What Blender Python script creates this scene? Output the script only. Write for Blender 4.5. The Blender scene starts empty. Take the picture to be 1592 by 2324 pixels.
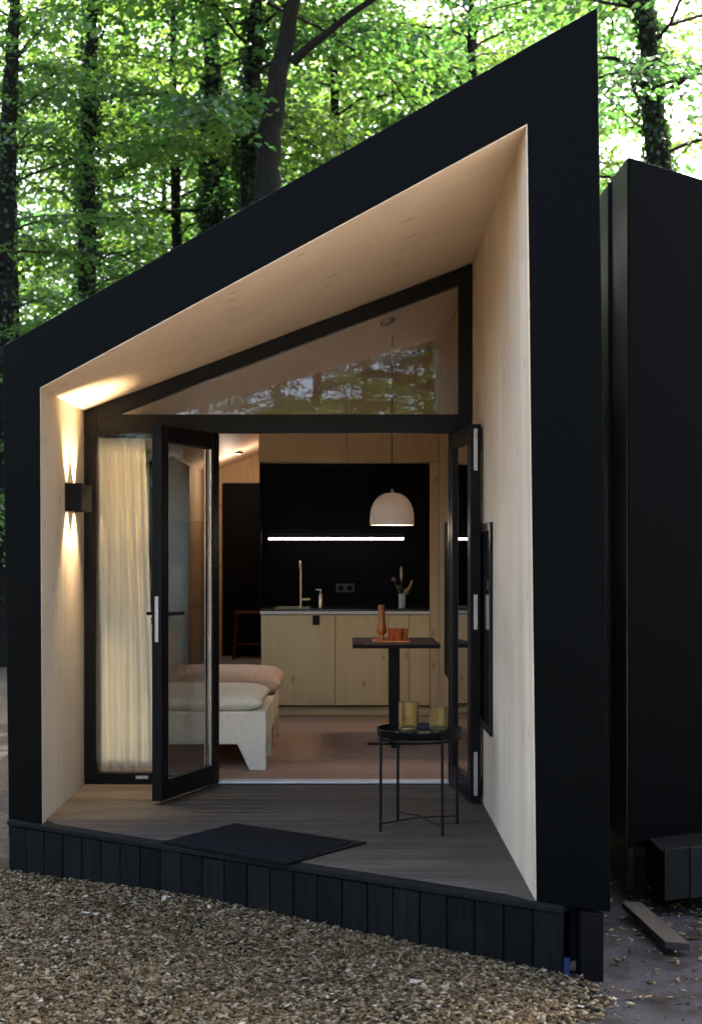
import bpy, math, random
import numpy as np
from mathutils import Vector, Matrix

random.seed(7)
rng = np.random.default_rng(11)
scene = bpy.context.scene
COL = scene.collection
R = math.radians

# ------------------------------------------------------------------ camera
F, D, H, VX, VY = 3102.0, 8.5, 1.438, 780.0, 1255.0     # measured on a 1592 px wide print of the view
cam = bpy.data.cameras.new('camera')
cam.sensor_fit = 'HORIZONTAL'; cam.sensor_width = 36.0
cam.lens = 36.0 * F / 1592.0
cam.shift_x = (796.0 - VX) / 1592.0
cam.shift_y = (VY - 1162.0) / 1592.0
cam.clip_start = 0.1; cam.clip_end = 600.0
cam_o = bpy.data.objects.new('camera', cam); COL.objects.link(cam_o)
cam_o.location = (0, -D, H); cam_o.rotation_euler = (R(90), 0, 0)
cam.dof.use_dof = True; cam.dof.focus_distance = 7.8; cam.dof.aperture_fstop = 5.0
scene.camera = cam_o

# ------------------------------------------------------------------ sky and sun
SUN_EL, SUN_AZ = R(52), R(28)          # azimuth from +Y (behind the cabin) towards +X
world = bpy.data.worlds.new('World'); scene.world = world
world.use_nodes = True
wn = world.node_tree; wn.nodes.clear()
sky = wn.nodes.new('ShaderNodeTexSky'); sky.sky_type = 'NISHITA'; sky.sun_disc = False
sky.sun_elevation = SUN_EL; sky.sun_rotation = SUN_AZ
sky.air_density = 0.7; sky.dust_density = 5.0; sky.ozone_density = 0.2
bg = wn.nodes.new('ShaderNodeBackground'); bg.inputs['Strength'].default_value = 0.15
wo = wn.nodes.new('ShaderNodeOutputWorld')
wn.links.new(sky.outputs[0], bg.inputs[0]); wn.links.new(bg.outputs[0], wo.inputs[0])
sun = bpy.data.lights.new('sun', 'SUN'); sun.energy = 3.0; sun.angle = R(0.5); sun.color = (1.0, 0.95, 0.85)
sun_o = bpy.data.objects.new('sun', sun); COL.objects.link(sun_o)
sd = Vector((math.sin(SUN_AZ) * math.cos(SUN_EL), math.cos(SUN_AZ) * math.cos(SUN_EL), math.sin(SUN_EL)))
sun_o.rotation_euler = (-sd).to_track_quat('-Z', 'Y').to_euler()
sun_o.location = (8, 20, 30)

scene.view_settings.view_transform = 'Standard'
scene.view_settings.look = 'None'
scene.view_settings.exposure = 3.28
scene.view_settings.gamma = 1.0
scene.view_settings.use_curve_mapping = False
scene.render.engine = 'CYCLES'
cy = scene.cycles
cy.use_denoising = True
cy.use_adaptive_sampling = True; cy.adaptive_threshold = 0.02
cy.max_bounces = 9; cy.diffuse_bounces = 4; cy.glossy_bounces = 4; cy.transmission_bounces = 6; cy.transparent_max_bounces = 12
cy.sample_clamp_indirect = 8.0
cy.caustics_reflective = False; cy.caustics_refractive = False

# ------------------------------------------------------------------ measuring helpers
def P(x, y, Y=0.0):
    d = Y + D
    return Vector(((x - VX) / F * d, Y, H - (y - VY) / F * d))
FA, FB = -2.317, -0.673                 # slanted front face of the cabin: Y = FA + FB * X
def PF(x, y):
    m = (x - VX) / F
    Y = (FA + FB * m * D) / (1 - FB * m)
    return P(x, y, Y)
def PG(x, y, Z=0.0):
    d = (H - Z) * F / (y - VY)
    return Vector(((x - VX) / F * d, d - D, Z))
FT = Vector((1, FB, 0)).normalized()     # along the front face
FN = Vector((FB, -1, 0)).normalized()    # out of the front face
def fpt(X, off=0.0, Z=0.0):
    return Vector((X, FA + FB * X, Z)) + FN * off
CEIL0, CEILX, CEILS = 2.325, -1.617, 0.380
def ceil_z(X): return CEIL0 + CEILS * (X - CEILX)

# ------------------------------------------------------------------ mesh helpers
class MB:
    def __init__(s): s.v = []; s.f = []
    def add(s, vs, fs):
        b = len(s.v); s.v += [tuple(v) for v in vs]; s.f += [tuple(b + i for i in f) for f in fs]; return s
    def box(s, x0, x1, y0, y1, z0, z1):
        return s.hexa([(x0,y0,z0),(x1,y0,z0),(x1,y1,z0),(x0,y1,z0),(x0,y0,z1),(x1,y0,z1),(x1,y1,z1),(x0,y1,z1)])
    def hexa(s, v):      # bottom ring 0-3 (ccw from above), top ring 4-7
        return s.add(v, [(3,2,1,0),(4,5,6,7),(0,1,5,4),(1,2,6,5),(2,3,7,6),(3,0,4,7)])
    def prism(s, poly, ext):
        n = len(poly); ext = Vector(ext)
        a = [Vector(p) for p in poly]; b = [p + ext for p in a]
        return s.add(a + b, [tuple(range(n)), tuple(range(2*n-1, n-1, -1))] + [(i, i+n, (i+1)%n+n, (i+1)%n) for i in range(n)])
    def tube(s, pts, rad, n=10, cap=True):
        pts = [Vector(p) for p in pts]
        if not isinstance(rad, (list, tuple)): rad = [rad] * len(pts)
        vs = []; fs = []; up = None
        for i, p in enumerate(pts):
            t = (pts[min(i+1, len(pts)-1)] - pts[max(i-1, 0)]).normalized()
            if up is None:
                up = t.orthogonal().normalized()
            up = (up - t * up.dot(t)).normalized(); w = t.cross(up)
            for k in range(n):
                a = 2*math.pi*k/n
                vs.append(p + (up*math.cos(a) + w*math.sin(a)) * rad[i])
        for i in range(len(pts)-1):
            for k in range(n):
                fs.append((i*n+k, i*n+(k+1)%n, (i+1)*n+(k+1)%n, (i+1)*n+k))
        if cap:
            fs.append(tuple(range(n-1, -1, -1))); fs.append(tuple((len(pts)-1)*n+k for k in range(n)))
        return s.add(vs, fs)
    def lathe(s, prof, c=(0,0,0), n=32, closed=False):
        c = Vector(c); vs = []; fs = []
        for r, z in prof:
            for k in range(n):
                a = 2*math.pi*k/n; vs.append(c + Vector((r*math.cos(a), r*math.sin(a), z)))
        m = len(prof)
        for i in range(m - (0 if closed else 1)):
            j = (i+1) % m
            for k in range(n):
                fs.append((i*n+k, i*n+(k+1)%n, j*n+(k+1)%n, j*n+k))
        if not closed:
            if prof[0][0] > 1e-4: fs.append(tuple(range(n-1, -1, -1)))
            if prof[-1][0] > 1e-4: fs.append(tuple((m-1)*n+k for k in range(n)))
        return s.add(vs, fs)
    def build(s, name, m=None, parent=None, smooth=False, bevel=0.0, seg=2):
        me = bpy.data.meshes.new(name); me.from_pydata(s.v, [], s.f); me.validate(); me.update()
        return link(name, me, m, parent, smooth, bevel, seg)
def link(name, me, m=None, parent=None, smooth=False, bevel=0.0, seg=2):
    o = bpy.data.objects.new(name, me); COL.objects.link(o)
    if m is not None and len(me.materials) == 0: me.materials.append(m)
    if parent is not None: o.parent = parent
    if smooth:
        me.polygons.foreach_set('use_smooth', [True]*len(me.polygons))
        try: me.set_sharp_from_angle(angle=R(40))
        except Exception: pass
    if bevel > 0:
        b = o.modifiers.new('bevel', 'BEVEL'); b.width = bevel; b.segments = seg; b.limit_method = 'ANGLE'; b.angle_limit = R(35)
    return o
def np_mesh(name, co, faces):
    me = bpy.data.meshes.new(name)
    co = np.ascontiguousarray(co, dtype=np.float32); faces = np.ascontiguousarray(faces, dtype=np.int32)
    nv = len(co); nf, k = faces.shape
    me.vertices.add(nv); me.vertices.foreach_set('co', co.ravel())
    me.loops.add(nf*k); me.loops.foreach_set('vertex_index', faces.ravel())
    me.polygons.add(nf)
    me.polygons.foreach_set('loop_start', np.arange(0, nf*k, k, dtype=np.int32))
    try: me.polygons.foreach_set('loop_total', np.full(nf, k, dtype=np.int32))
    except Exception: pass
    me.update(calc_edges=True); me.validate()
    return me
def tag(o, label=None, cat=None, group=None, kind=None):
    if label: o['label'] = label
    if cat: o['category'] = cat
    if group: o['group'] = group
    if kind: o['kind'] = kind
    return o
def empty(name, loc=(0,0,0)):
    o = bpy.data.objects.new(name, None); COL.objects.link(o); o.location = loc; o.empty_display_size = 0.2
    return o
def rel(e, v): return Vector(v) - e.location

# ------------------------------------------------------------------ materials
def mat(name):
    m = bpy.data.materials.new(name); m.use_nodes = True
    nt = m.node_tree; b = nt.nodes['Principled BSDF']
    return m, nt, b
def N(nt, t, **kw):
    n = nt.nodes.new(t)
    for k, v in kw.items():
        if hasattr(n, k): setattr(n, k, v)
        else: n.inputs[k].default_value = v
    return n
def ramp(nt, src, stops):
    r = nt.nodes.new('ShaderNodeValToRGB'); cr = r.color_ramp
    while len(cr.elements) < len(stops): cr.elements.new(0.5)
    for e, (p, c) in zip(cr.elements, stops):
        e.position = p; e.color = (*c, 1) if len(c) == 3 else c
    nt.links.new(src, r.inputs[0]); return r
def mixc(nt, fac, a, b, mode='MIX'):
    n = nt.nodes.new('ShaderNodeMix'); n.data_type = 'RGBA'; n.blend_type = mode
    for sock, v in ((n.inputs[0], fac), (n.inputs[6], a), (n.inputs[7], b)):
        if isinstance(v, bpy.types.NodeSocket): nt.links.new(v, sock)
        elif isinstance(v, (int, float)): sock.default_value = v
        else: sock.default_value = (*v, 1)
    return n.outputs[2]
def coords(nt, scale=(1,1,1), kind='Object', rot=(0,0,0)):
    tc = nt.nodes.new('ShaderNodeTexCoord'); mp = nt.nodes.new('ShaderNodeMapping')
    mp.inputs['Scale'].default_value = scale; mp.inputs['Rotation'].default_value = rot
    nt.links.new(tc.outputs[kind], mp.inputs[0]); return mp.outputs[0]
def noise(nt, vec, scale, detail=4, rough=0.55, dist=0.0):
    n = nt.nodes.new('ShaderNodeTexNoise'); n.inputs['Scale'].default_value = scale; n.inputs['Detail'].default_value = detail
    n.inputs['Roughness'].default_value = rough; n.inputs['Distortion'].default_value = dist
    nt.links.new(vec, n.inputs['Vector']); return n
def bump(nt, b, h, strength=0.2, dist=0.01):
    n = nt.nodes.new('ShaderNodeBump'); n.inputs['Strength'].default_value = strength; n.inputs['Distance'].default_value = dist
    nt.links.new(h, n.inputs['Height']); nt.links.new(n.outputs[0], b.inputs['Normal'])

def plain(name, col, rough=0.5, metal=0.0, var=0.12, nscale=6.0, bmp=0.0, bscale=200.0, spec=0.5):
    m, nt, b = mat(name)
    v = coords(nt); n = noise(nt, v, nscale, 5)
    lo = tuple(c*(1-var) for c in col); hi = tuple(min(1, c*(1+var)) for c in col)
    r = ramp(nt, n.outputs[0], [(0.3, lo), (0.7, hi)])
    nt.links.new(r.outputs[0], b.inputs['Base Color'])
    rr = nt.nodes.new('ShaderNodeMapRange'); rr.inputs[3].default_value = max(0.02, rough-0.06); rr.inputs[4].default_value = min(1, rough+0.08)
    nt.links.new(n.outputs[0], rr.inputs[0]); nt.links.new(rr.outputs[0], b.inputs['Roughness'])
    b.inputs['Metallic'].default_value = metal; b.inputs['Specular IOR Level'].default_value = spec
    if bmp > 0:
        n2 = noise(nt, v, bscale, 3); bump(nt, b, n2.outputs[0], bmp, 0.004)
    return m

def wood(name, lo, hi, axis='Z', knots=True, board=0.0, rough=0.6, knot_col=(0.23, 0.12, 0.05), gscale=1.0, board_axis='Y', spec=0.3, plane='YZ'):
    """light spruce: long grain along axis, a few knots, faint glued boards"""
    m, nt, b = mat(name)
    s = {'X': (0.35, 9, 9), 'Y': (9, 0.35, 9), 'Z': (9, 9, 0.35)}[axis]
    v = coords(nt, s); vo = coords(nt)
    g = noise(nt, v, 3.2*gscale, 6, 0.62, 0.35)
    g2 = noise(nt, v, 16*gscale, 3, 0.6, 0.0)
    big = noise(nt, vo, 1.3, 2)
    c = ramp(nt, g.outputs[0], [(0.30, lo), (0.52, tuple((a+c2)/2 for a, c2 in zip(lo, hi))), (0.72, hi)]).outputs[0]
    c = mixc(nt, 0.35, c, ramp(nt, g2.outputs[0], [(0.35, tuple(x*0.82 for x in lo)), (0.65, hi)]).outputs[0])
    c = mixc(nt, 0.25, c, ramp(nt, big.outputs[0], [(0.35, tuple(x*0.85 for x in lo)), (0.65, hi)]).outputs[0])
    if board > 0:
        sp = nt.nodes.new('ShaderNodeSeparateXYZ'); nt.links.new(vo, sp.inputs[0])
        dv = N(nt, 'ShaderNodeMath', operation='DIVIDE'); dv.inputs[1].default_value = board
        nt.links.new(sp.outputs[board_axis], dv.inputs[0])
        fl = N(nt, 'ShaderNodeMath', operation='FLOOR'); nt.links.new(dv.outputs[0], fl.inputs[0])
        wn_ = nt.nodes.new('ShaderNodeTexWhiteNoise'); wn_.noise_dimensions = '1D'; nt.links.new(fl.outputs[0], wn_.inputs['W'])
        tint = ramp(nt, wn_.outputs['Value'], [(0.0, (0.88, 0.86, 0.83)), (1.0, (1.05, 1.05, 1.05))]).outputs[0]
        c = mixc(nt, 1.0, c, tint, 'MULTIPLY')
        fr = N(nt, 'ShaderNodeMath', operation='FRACT'); nt.links.new(dv.outputs[0], fr.inputs[0])
        ln = ramp(nt, fr.outputs[0], [(0.0, (0.72,)*3), (0.02, (1,)*3), (0.98, (1,)*3), (1.0, (0.72,)*3)]).outputs[0]
        c = mixc(nt, 0.7, c, ln, 'MULTIPLY')
    if knots:
        ks = {'X': (1.5, 3.4, 3.4), 'Y': (3.4, 1.5, 3.4), 'Z': (3.4, 3.4, 1.5)}[axis]
        kv = coords(nt, ks)
        wob = noise(nt, coords(nt), 9, 2); kv = mixc(nt, 0.06, kv, wob.outputs['Color'], 'ADD')
        sp3 = nt.nodes.new('ShaderNodeSeparateXYZ'); nt.links.new(kv, sp3.inputs[0])
        cb3 = nt.nodes.new('ShaderNodeCombineXYZ'); nt.links.new(sp3.outputs[plane[0]], cb3.inputs[0]); nt.links.new(sp3.outputs[plane[1]], cb3.inputs[1])
        vo_ = nt.nodes.new('ShaderNodeTexVoronoi'); vo_.voronoi_dimensions = '2D'; vo_.inputs['Scale'].default_value = 1.35; nt.links.new(cb3.outputs[0], vo_.inputs['Vector'])
        kr = ramp(nt, vo_.outputs['Distance'], [(0.0, (1,)*3), (0.035, (0.7,)*3), (0.08, (0.0,)*3)])
        pick = N(nt, 'ShaderNodeMath', operation='GREATER_THAN'); pick.inputs[1].default_value = 0.55
        sp2 = nt.nodes.new('ShaderNodeSeparateColor'); nt.links.new(vo_.outputs['Color'], sp2.inputs[0]); nt.links.new(sp2.outputs[0], pick.inputs[0])
        mu = N(nt, 'ShaderNodeMath', operation='MULTIPLY'); nt.links.new(kr.outputs[0], mu.inputs[0]); nt.links.new(pick.outputs[0], mu.inputs[1])
        mu2 = N(nt, 'ShaderNodeMath', operation='MULTIPLY'); nt.links.new(mu.outputs[0], mu2.inputs[0]); mu2.inputs[1].default_value = 0.75
        c = mixc(nt, mu2.outputs[0], c, knot_col)
    nt.links.new(c, b.inputs['Base Color'])
    b.inputs['Roughness'].default_value = rough
    b.inputs['Specular IOR Level'].default_value = spec
    bump(nt, b, g2.outputs[0], 0.08, 0.003)
    return m

def glass(name, tint=(1,1,1), boost=1.6, rough=0.0):
    m, nt, b = mat(name); nt.nodes.remove(b)
    out = nt.nodes['Material Output']
    tr = nt.nodes.new('ShaderNodeBsdfTransparent'); tr.inputs[0].default_value = (*tint, 1)
    gl = nt.nodes.new('ShaderNodeBsdfGlossy'); gl.inputs['Roughness'].default_value = rough
    fr = nt.nodes.new('ShaderNodeFresnel'); fr.inputs[0].default_value = 1.5
    mu = N(nt, 'ShaderNodeMath', operation='MULTIPLY'); mu.inputs[1].default_value = boost; mu.use_clamp = True
    nt.links.new(fr.outputs[0], mu.inputs[0])
    ge = nt.nodes.new('ShaderNodeNewGeometry')           # only the outer face of a sheet mirrors
    iv = N(nt, 'ShaderNodeMath', operation='SUBTRACT'); iv.inputs[0].default_value = 1.0; nt.links.new(ge.outputs['Backfacing'], iv.inputs[1])
    m3 = N(nt, 'ShaderNodeMath', operation='MULTIPLY'); nt.links.new(mu.outputs[0], m3.inputs[0]); nt.links.new(iv.outputs[0], m3.inputs[1]); mu = m3
    mx = nt.nodes.new('ShaderNodeMixShader')
    nt.links.new(mu.outputs[0], mx.inputs[0]); nt.links.new(tr.outputs[0], mx.inputs[1]); nt.links.new(gl.outputs[0], mx.inputs[2])
    nt.links.new(mx.outputs[0], out.inputs[0])
    return m

def emit(name, col, strength):
    m, nt, b = mat(name)
    b.inputs['Base Color'].default_value = (0.9, 0.9, 0.9, 1)
    b.inputs['Emission Color'].default_value = (*col, 1); b.inputs['Emission Strength'].default_value = strength
    return m

def leaf_mat(name, dark, light, trans, sheen=.06):
    m, nt, b = mat(name); nt.nodes.remove(b)
    out = nt.nodes['Material Output']
    geo = nt.nodes.new('ShaderNodeNewGeometry')
    c = ramp(nt, geo.outputs['Random Per Island'], [(0.0, dark), (0.6, tuple((a+b2)/2 for a, b2 in zip(dark, light))), (1.0, light)]).outputs[0]
    t = ramp(nt, geo.outputs['Random Per Island'], [(0.0, tuple(x*0.75 for x in trans)), (1.0, trans)]).outputs[0]
    cl = noise(nt, coords(nt), 1.1, 3, .6)                # sprays differ in tone
    tone = ramp(nt, cl.outputs[0], [(.34, (.42, .50, .60)), (.52, (.88, .90, .90)), (.68, (1.18, 1.14, 1.0))]).outputs[0]
    c = mixc(nt, 1.0, c, tone, 'MULTIPLY'); t = mixc(nt, 1.0, t, tone, 'MULTIPLY')
    df = nt.nodes.new('ShaderNodeBsdfDiffuse'); nt.links.new(c, df.inputs[0])
    tl = nt.nodes.new('ShaderNodeBsdfTranslucent'); nt.links.new(t, tl.inputs[0])
    gl = nt.nodes.new('ShaderNodeBsdfGlossy'); gl.inputs['Roughness'].default_value = 0.42; gl.inputs[0].default_value = (0.9, 0.95, 1, 1)
    m1 = nt.nodes.new('ShaderNodeMixShader'); m1.inputs[0].default_value = 0.58
    nt.links.new(df.outputs[0], m1.inputs[1]); nt.links.new(tl.outputs[0], m1.inputs[2])
    m2 = nt.nodes.new('ShaderNodeMixShader'); m2.inputs[0].default_value = sheen
    nt.links.new(m1.outputs[0], m2.inputs[1]); nt.links.new(gl.outputs[0], m2.inputs[2])
    nt.links.new(m2.outputs[0], out.inputs[0])
    return m

def islands(name, stops, rough=0.8, bmp=True):
    m, nt, b = mat(name)
    geo = nt.nodes.new('ShaderNodeNewGeometry')
    c = ramp(nt, geo.outputs['Random Per Island'], stops).outputs[0]
    v = coords(nt); n = noise(nt, v, 90, 3)
    c = mixc(nt, 0.5, c, ramp(nt, n.outputs[0], [(0.3, (0.6,)*3), (0.7, (1.15,)*3)]).outputs[0], 'MULTIPLY')
    nt.links.new(c, b.inputs['Base Color']); b.inputs['Roughness'].default_value = rough
    b.inputs['Specular IOR Level'].default_value = 0.06
    return m

M = {}
M['black'] = plain('black_cladding', (0.0012, 0.00155, 0.00145), 0.48, 0.0, 0.10, 3.0, 0.02, 60, 0.035)
M['black2'] = plain('black_cladding_ribbed', (0.0022, 0.0024, 0.0028), 0.40, 0.0, 0.12, 2.0, 0.02, 40, 0.15)
M['frame'] = plain('black_aluminium', (0.0030, 0.0030, 0.0033), 0.40, 0.0, 0.08, 20, 0.0, spec=0.15)
M['blackmatt'] = plain('matt_black', (0.0018, 0.0018, 0.002), 0.6, 0.0, 0.15, 10, spec=0.08)
M['wall_wood'] = wood('spruce_wall', (0.50, 0.40, 0.27), (0.68, 0.58, 0.435), 'Z', True, 0.21, board_axis='Y')
M['ceil_wood'] = wood('spruce_ceiling', (0.58, 0.445, 0.325), (0.74, 0.60, 0.465), 'X', True, 0.0, plane='XY')
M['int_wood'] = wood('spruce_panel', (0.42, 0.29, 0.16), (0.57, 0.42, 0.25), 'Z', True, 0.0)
M['cab_wood'] = wood('cabinet_spruce', (0.48, 0.355, 0.18), (0.63, 0.485, 0.275), 'Z', True, 0.0, plane='XZ')
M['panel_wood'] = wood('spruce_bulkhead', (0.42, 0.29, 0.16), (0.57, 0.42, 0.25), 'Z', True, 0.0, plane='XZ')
M['steel'] = plain('brushed_steel', (0.55, 0.55, 0.56), 0.35, 1.0, 0.1, 40)
M['brass'] = plain('champagne_metal', (0.62, 0.50, 0.36), 0.3, 1.0, 0.08, 40)
M['alu'] = plain('threshold_aluminium', (0.62, 0.62, 0.64), 0.45, 0.6, 0.1, 30)
M['glass'] = glass('window_glass', (0.96, 0.97, 0.965), 2.2)
M['glass3'] = glass('tinted_door_glass', (0.80, 0.81, 0.80), 2.4)
M['glass2'] = glass('coated_glass', (0.97, 0.975, 0.97), 1.1)

# deck timber: dark brown boards, each its own tone
def deck_mat():
    m, nt, b = mat('dark_deck_timber')
    v = coords(nt, (0.5, 14, 14)); g = noise(nt, v, 4, 6, 0.65, 0.2); g2 = noise(nt, v, 22, 3)
    oi = nt.nodes.new('ShaderNodeObjectInfo')
    c = ramp(nt, g.outputs[0], [(0.3, (0.035, 0.0285, 0.022)), (0.7, (0.085, 0.071, 0.056))]).outputs[0]
    c = mixc(nt, 1.0, c, ramp(nt, oi.outputs['Random'], [(0, (0.72, 0.72, 0.74)), (1, (1.18, 1.15, 1.12))]).outputs[0], 'MULTIPLY')
    st = noise(nt, coords(nt, (1.2, 4, 1)), 1.7, 4)
    c = mixc(nt, 0.5, c, ramp(nt, st.outputs[0], [(0.35, (0.75,)*3), (0.65, (1.25,)*3)]).outputs[0], 'MULTIPLY')
    nt.links.new(c, b.inputs['Base Color']); b.inputs['Roughness'].default_value = 0.6; b.inputs['Specular IOR Level'].default_value = 0.12
    bump(nt, b, g2.outputs[0], 0.35, 0.004)
    return m
M['deck'] = deck_mat()
def skirt_mat():
    m, nt, b = mat('black_stained_boards')
    v = coords(nt, (14, 14, 0.8)); g = noise(nt, v, 4, 6, 0.65, 0.2)
    oi = nt.nodes.new('ShaderNodeObjectInfo')
    c = ramp(nt, g.outputs[0], [(0.3, (0.0036, 0.0039, 0.0036)), (0.7, (0.0085, 0.0088, 0.0082))]).outputs[0]
    c = mixc(nt, 1.0, c, ramp(nt, oi.outputs['Random'], [(0, (0.65,)*3), (1, (1.35,)*3)]).outputs[0], 'MULTIPLY')
    d = noise(nt, coords(nt), 5, 6); c = mixc(nt, ramp(nt, d.outputs[0], [(0.55, (0,)*3), (0.75, (0.35,)*3)]).outputs[0], c, (0.014, 0.0135, 0.012))
    nt.links.new(c, b.inputs['Base Color']); b.inputs['Roughness'].default_value = 0.7; b.inputs['Specular IOR Level'].default_value = 0.06
    bump(nt, b, g.outputs[0], 0.3, 0.004)
    return m
M['skirt'] = skirt_mat()

# ================================================================== SETTING: ground
def ground_mat():
    m, nt, b = mat('forest_floor')
    v = coords(nt); n1 = noise(nt, v, 0.9, 8, 0.6); n2 = noise(nt, v, 28, 6, 0.7)
    c = ramp(nt, n2.outputs[0], [(0.3, (0.030, 0.024, 0.018)), (0.55, (0.085, 0.068, 0.05)), (0.75, (0.15, 0.12, 0.09))]).outputs[0]
    c = mixc(nt, 0.5, c, ramp(nt, n1.outputs[0], [(0.4, (0.6,)*3), (0.6, (1.2,)*3)]).outputs[0], 'MULTIPLY')
    nt.links.new(c, b.inputs['Base Color']); b.inputs['Roughness'].default_value = 0.9; b.inputs['Specular IOR Level'].default_value = 0.04
    bump(nt, b, n2.outputs[0], 0.6, 0.02)
    return m
GZ = -0.30
gm = ground_mat()
g = MB().add([(-200,-150,GZ),(200,-150,GZ),(200,300,GZ),(-200,300,GZ)], [(0,1,2,3)]).build('ground', gm)
tag(g, kind='structure')

def path_mat():
    m, nt, b = mat('packed_grey_sand')
    v = coords(nt); n1 = noise(nt, v, 2.3, 6, 0.6); n2 = noise(nt, v, 60, 6, 0.75); n3 = noise(nt, v, 7, 4)
    c = ramp(nt, n2.outputs[0], [(0.3, (0.015, 0.015, 0.0165)), (0.7, (0.034, 0.034, 0.037))]).outputs[0]
    c = mixc(nt, ramp(nt, n3.outputs[0], [(0.44, (0,)*3), (0.62, (0.8,)*3)]).outputs[0], c, (0.014, 0.012, 0.009))
    c = mixc(nt, 0.6, c, ramp(nt, n1.outputs[0], [(0.35, (0.6,)*3), (0.6, (1.2,)*3)]).outputs[0], 'MULTIPLY')
    nt.links.new(c, b.inputs['Base Color']); b.inputs['Roughness'].default_value = 0.9; b.inputs['Specular IOR Level'].default_value = 0.04
    bump(nt, b, n2.outputs[0], 0.5, 0.01)
    return m
# packed path at the right, gently uneven
nx, ny = 70, 60
xs = np.linspace(0.15, 6.5, nx); ys = np.linspace(-6.5, -0.6, ny)
gx, gy = np.meshgrid(xs, ys)
gz = GZ + 0.018 + 0.007*np.sin(gx*5.1+gy*2.3) + 0.006*np.sin(gx*11.3-gy*7.7) + 0.004*np.clip(gx-1.0, 0, 1)
edge = np.clip(np.minimum.reduce([gx-0.15, 6.5-gx, gy+6.5, -0.6-gy])/0.3, 0, 1)
gz = GZ + (gz-GZ)*edge - 0.004*(edge <= 0)
fi = np.array([(j*nx+i, j*nx+i+1, (j+1)*nx+i+1, (j+1)*nx+i) for j in range(ny-1) for i in range(nx-1)])
pth = link('path', np_mesh('path', np.stack([gx.ravel(), gy.ravel(), gz.ravel()], 1), fi), path_mat(), smooth=True)
tag(pth, kind='structure')

def bounce_mat():
    m, nt, b = mat('pale_bounce_sand')
    v = coords(nt); n2 = noise(nt, v, 30, 6, 0.7)
    c = ramp(nt, n2.outputs[0], [(0.3, (0.42, 0.38, 0.31)), (0.7, (0.56, 0.51, 0.43))]).outputs[0]
    nt.links.new(c, b.inputs['Base Color']); b.inputs['Roughness'].default_value = 0.9; b.inputs['Specular IOR Level'].default_value = 0.04
    bump(nt, b, n2.outputs[0], 0.5, 0.01)
    return m
bounce_pts = [(-0.6, -4.9), (2.2, -4.6), (5, -4.8), (12, -5.0), (15, -12), (13, -20), (5, -22), (0.8, -20.5), (-0.2, -12)]
tag(MB().add([(x, y, GZ+.004) for x, y in bounce_pts], [tuple(range(len(bounce_pts)))[::-1]]).build('bounce_ground', bounce_mat()), kind='structure')  # unseen pale ground, added to bounce sunlight back into the porch

# wood chips: a heaped layer of real flakes
def chip_height(x, y):
    dist = ((x)*(-FN.x) + (y-FA)*(-FN.y)) * -1.0
    return 0.02*np.sin(x*2.3+1.0)*np.cos(y*1.9) + 0.018*np.sin(x*5.7+y*4.1) + 0.03*np.clip(1-dist/0.5, 0, 1)
def chips(n, sampler, seed, zbase, size=(0.010, 0.031)):
    r = np.random.default_rng(seed)
    x, y = sampler(r, n); n = len(x)
    L = r.uniform(size[0], size[1], n) * (1 + 0.9*(r.random(n) > 0.95)); W = L * r.uniform(0.28, 0.7, n); T = r.uniform(0.0015, 0.005, n)
    base = np.array([[-1,-.8,-1],[1,-1,-1],[.9,1,-1],[-1,.9,-1],[-.9,-1,1],[1,-.8,1],[1,.9,1],[-.9,1,1]], dtype=float)*0.5
    v = base[None]*np.stack([L, W, T], 1)[:, None, :]
    v = v * (1 + 0.35*r.uniform(-1, 1, v.shape))
    az = r.uniform(0, 2*np.pi, n); tl = r.normal(0, 0.30, n); rl = r.normal(0, 0.30, n)
    def rot(v, a, i, j):
        c, s = np.cos(a)[:, None], np.sin(a)[:, None]; o = v.copy()
        o[..., i] = v[..., i]*c - v[..., j]*s; o[..., j] = v[..., i]*s + v[..., j]*c; return o
    v = rot(v, rl, 1, 2); v = rot(v, tl, 0, 2); v = rot(v, az, 0, 1)
    z = zbase(x, y) + r.uniform(-0.006, 0.013, n)
    v += np.stack([x, y, z], 1)[:, None, :]
    f = np.array([(3,2,1,0),(4,5,6,7),(0,1,5,4),(1,2,6,5),(2,3,7,6),(3,0,4,7)])
    faces = (f[None] + (np.arange(n)*8)[:, None, None]).reshape(-1, 4)
    return v.reshape(-1, 3), faces
def chip_area(r, n):
    x = r.uniform(-2.7, 1.2, n*2); y = r.uniform(-4.1, -0.75, n*2)
    front = (y < FA + FB*x - 0.045)
    dense = r.random(n*2) < np.clip(1.15 - np.hypot((x+0.3)/2.6, (y+2.9)/1.9)**3*0.6, 0.12, 1)
    # ragged right margin where the packed path begins
    m = (0.95 - x) + 0.35*(y+3.0) + 0.10*np.sin(y*9) + r.normal(0, 0.10, n*2)
    k = front & dense & (m > 0)
    return x[k], y[k]
chip_cols = [(0.0, (0.026, 0.017, 0.008)), (0.3, (0.068, 0.046, 0.022)), (0.6, (0.112, 0.080, 0.041)), (0.85, (0.158, 0.121, 0.070)), (0.97, (0.205, 0.168, 0.112)), (1.0, (0.34, 0.31, 0.25))]
mchip = islands('wood_chip', chip_cols)
cv, cf = chips(86000, chip_area, 3, lambda x, y: GZ + 0.012 + np.clip(chip_height(x, y), -0.01, 1))
tag(link('wood_chips', np_mesh('wood_chips', cv, cf), mchip), 'light brown wood chip mulch heaped in front of the cabin step', 'wood chips', kind='stuff')
def debris_area(r, n):
    x = r.uniform(0.6, 3.4, n); y = r.uniform(-4.2, -1.2, n)
    k = (r.random(n) < 0.25) | ((x > 1.55) & (y > -2.75+0.2*np.sin(x*7)))
    k &= ~((x < 1.1) & (y > FA+FB*x-0.05))
    return x[k], y[k]
cv, cf = chips(5200, debris_area, 5, lambda x, y: GZ + 0.028 + 0*x)
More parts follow.
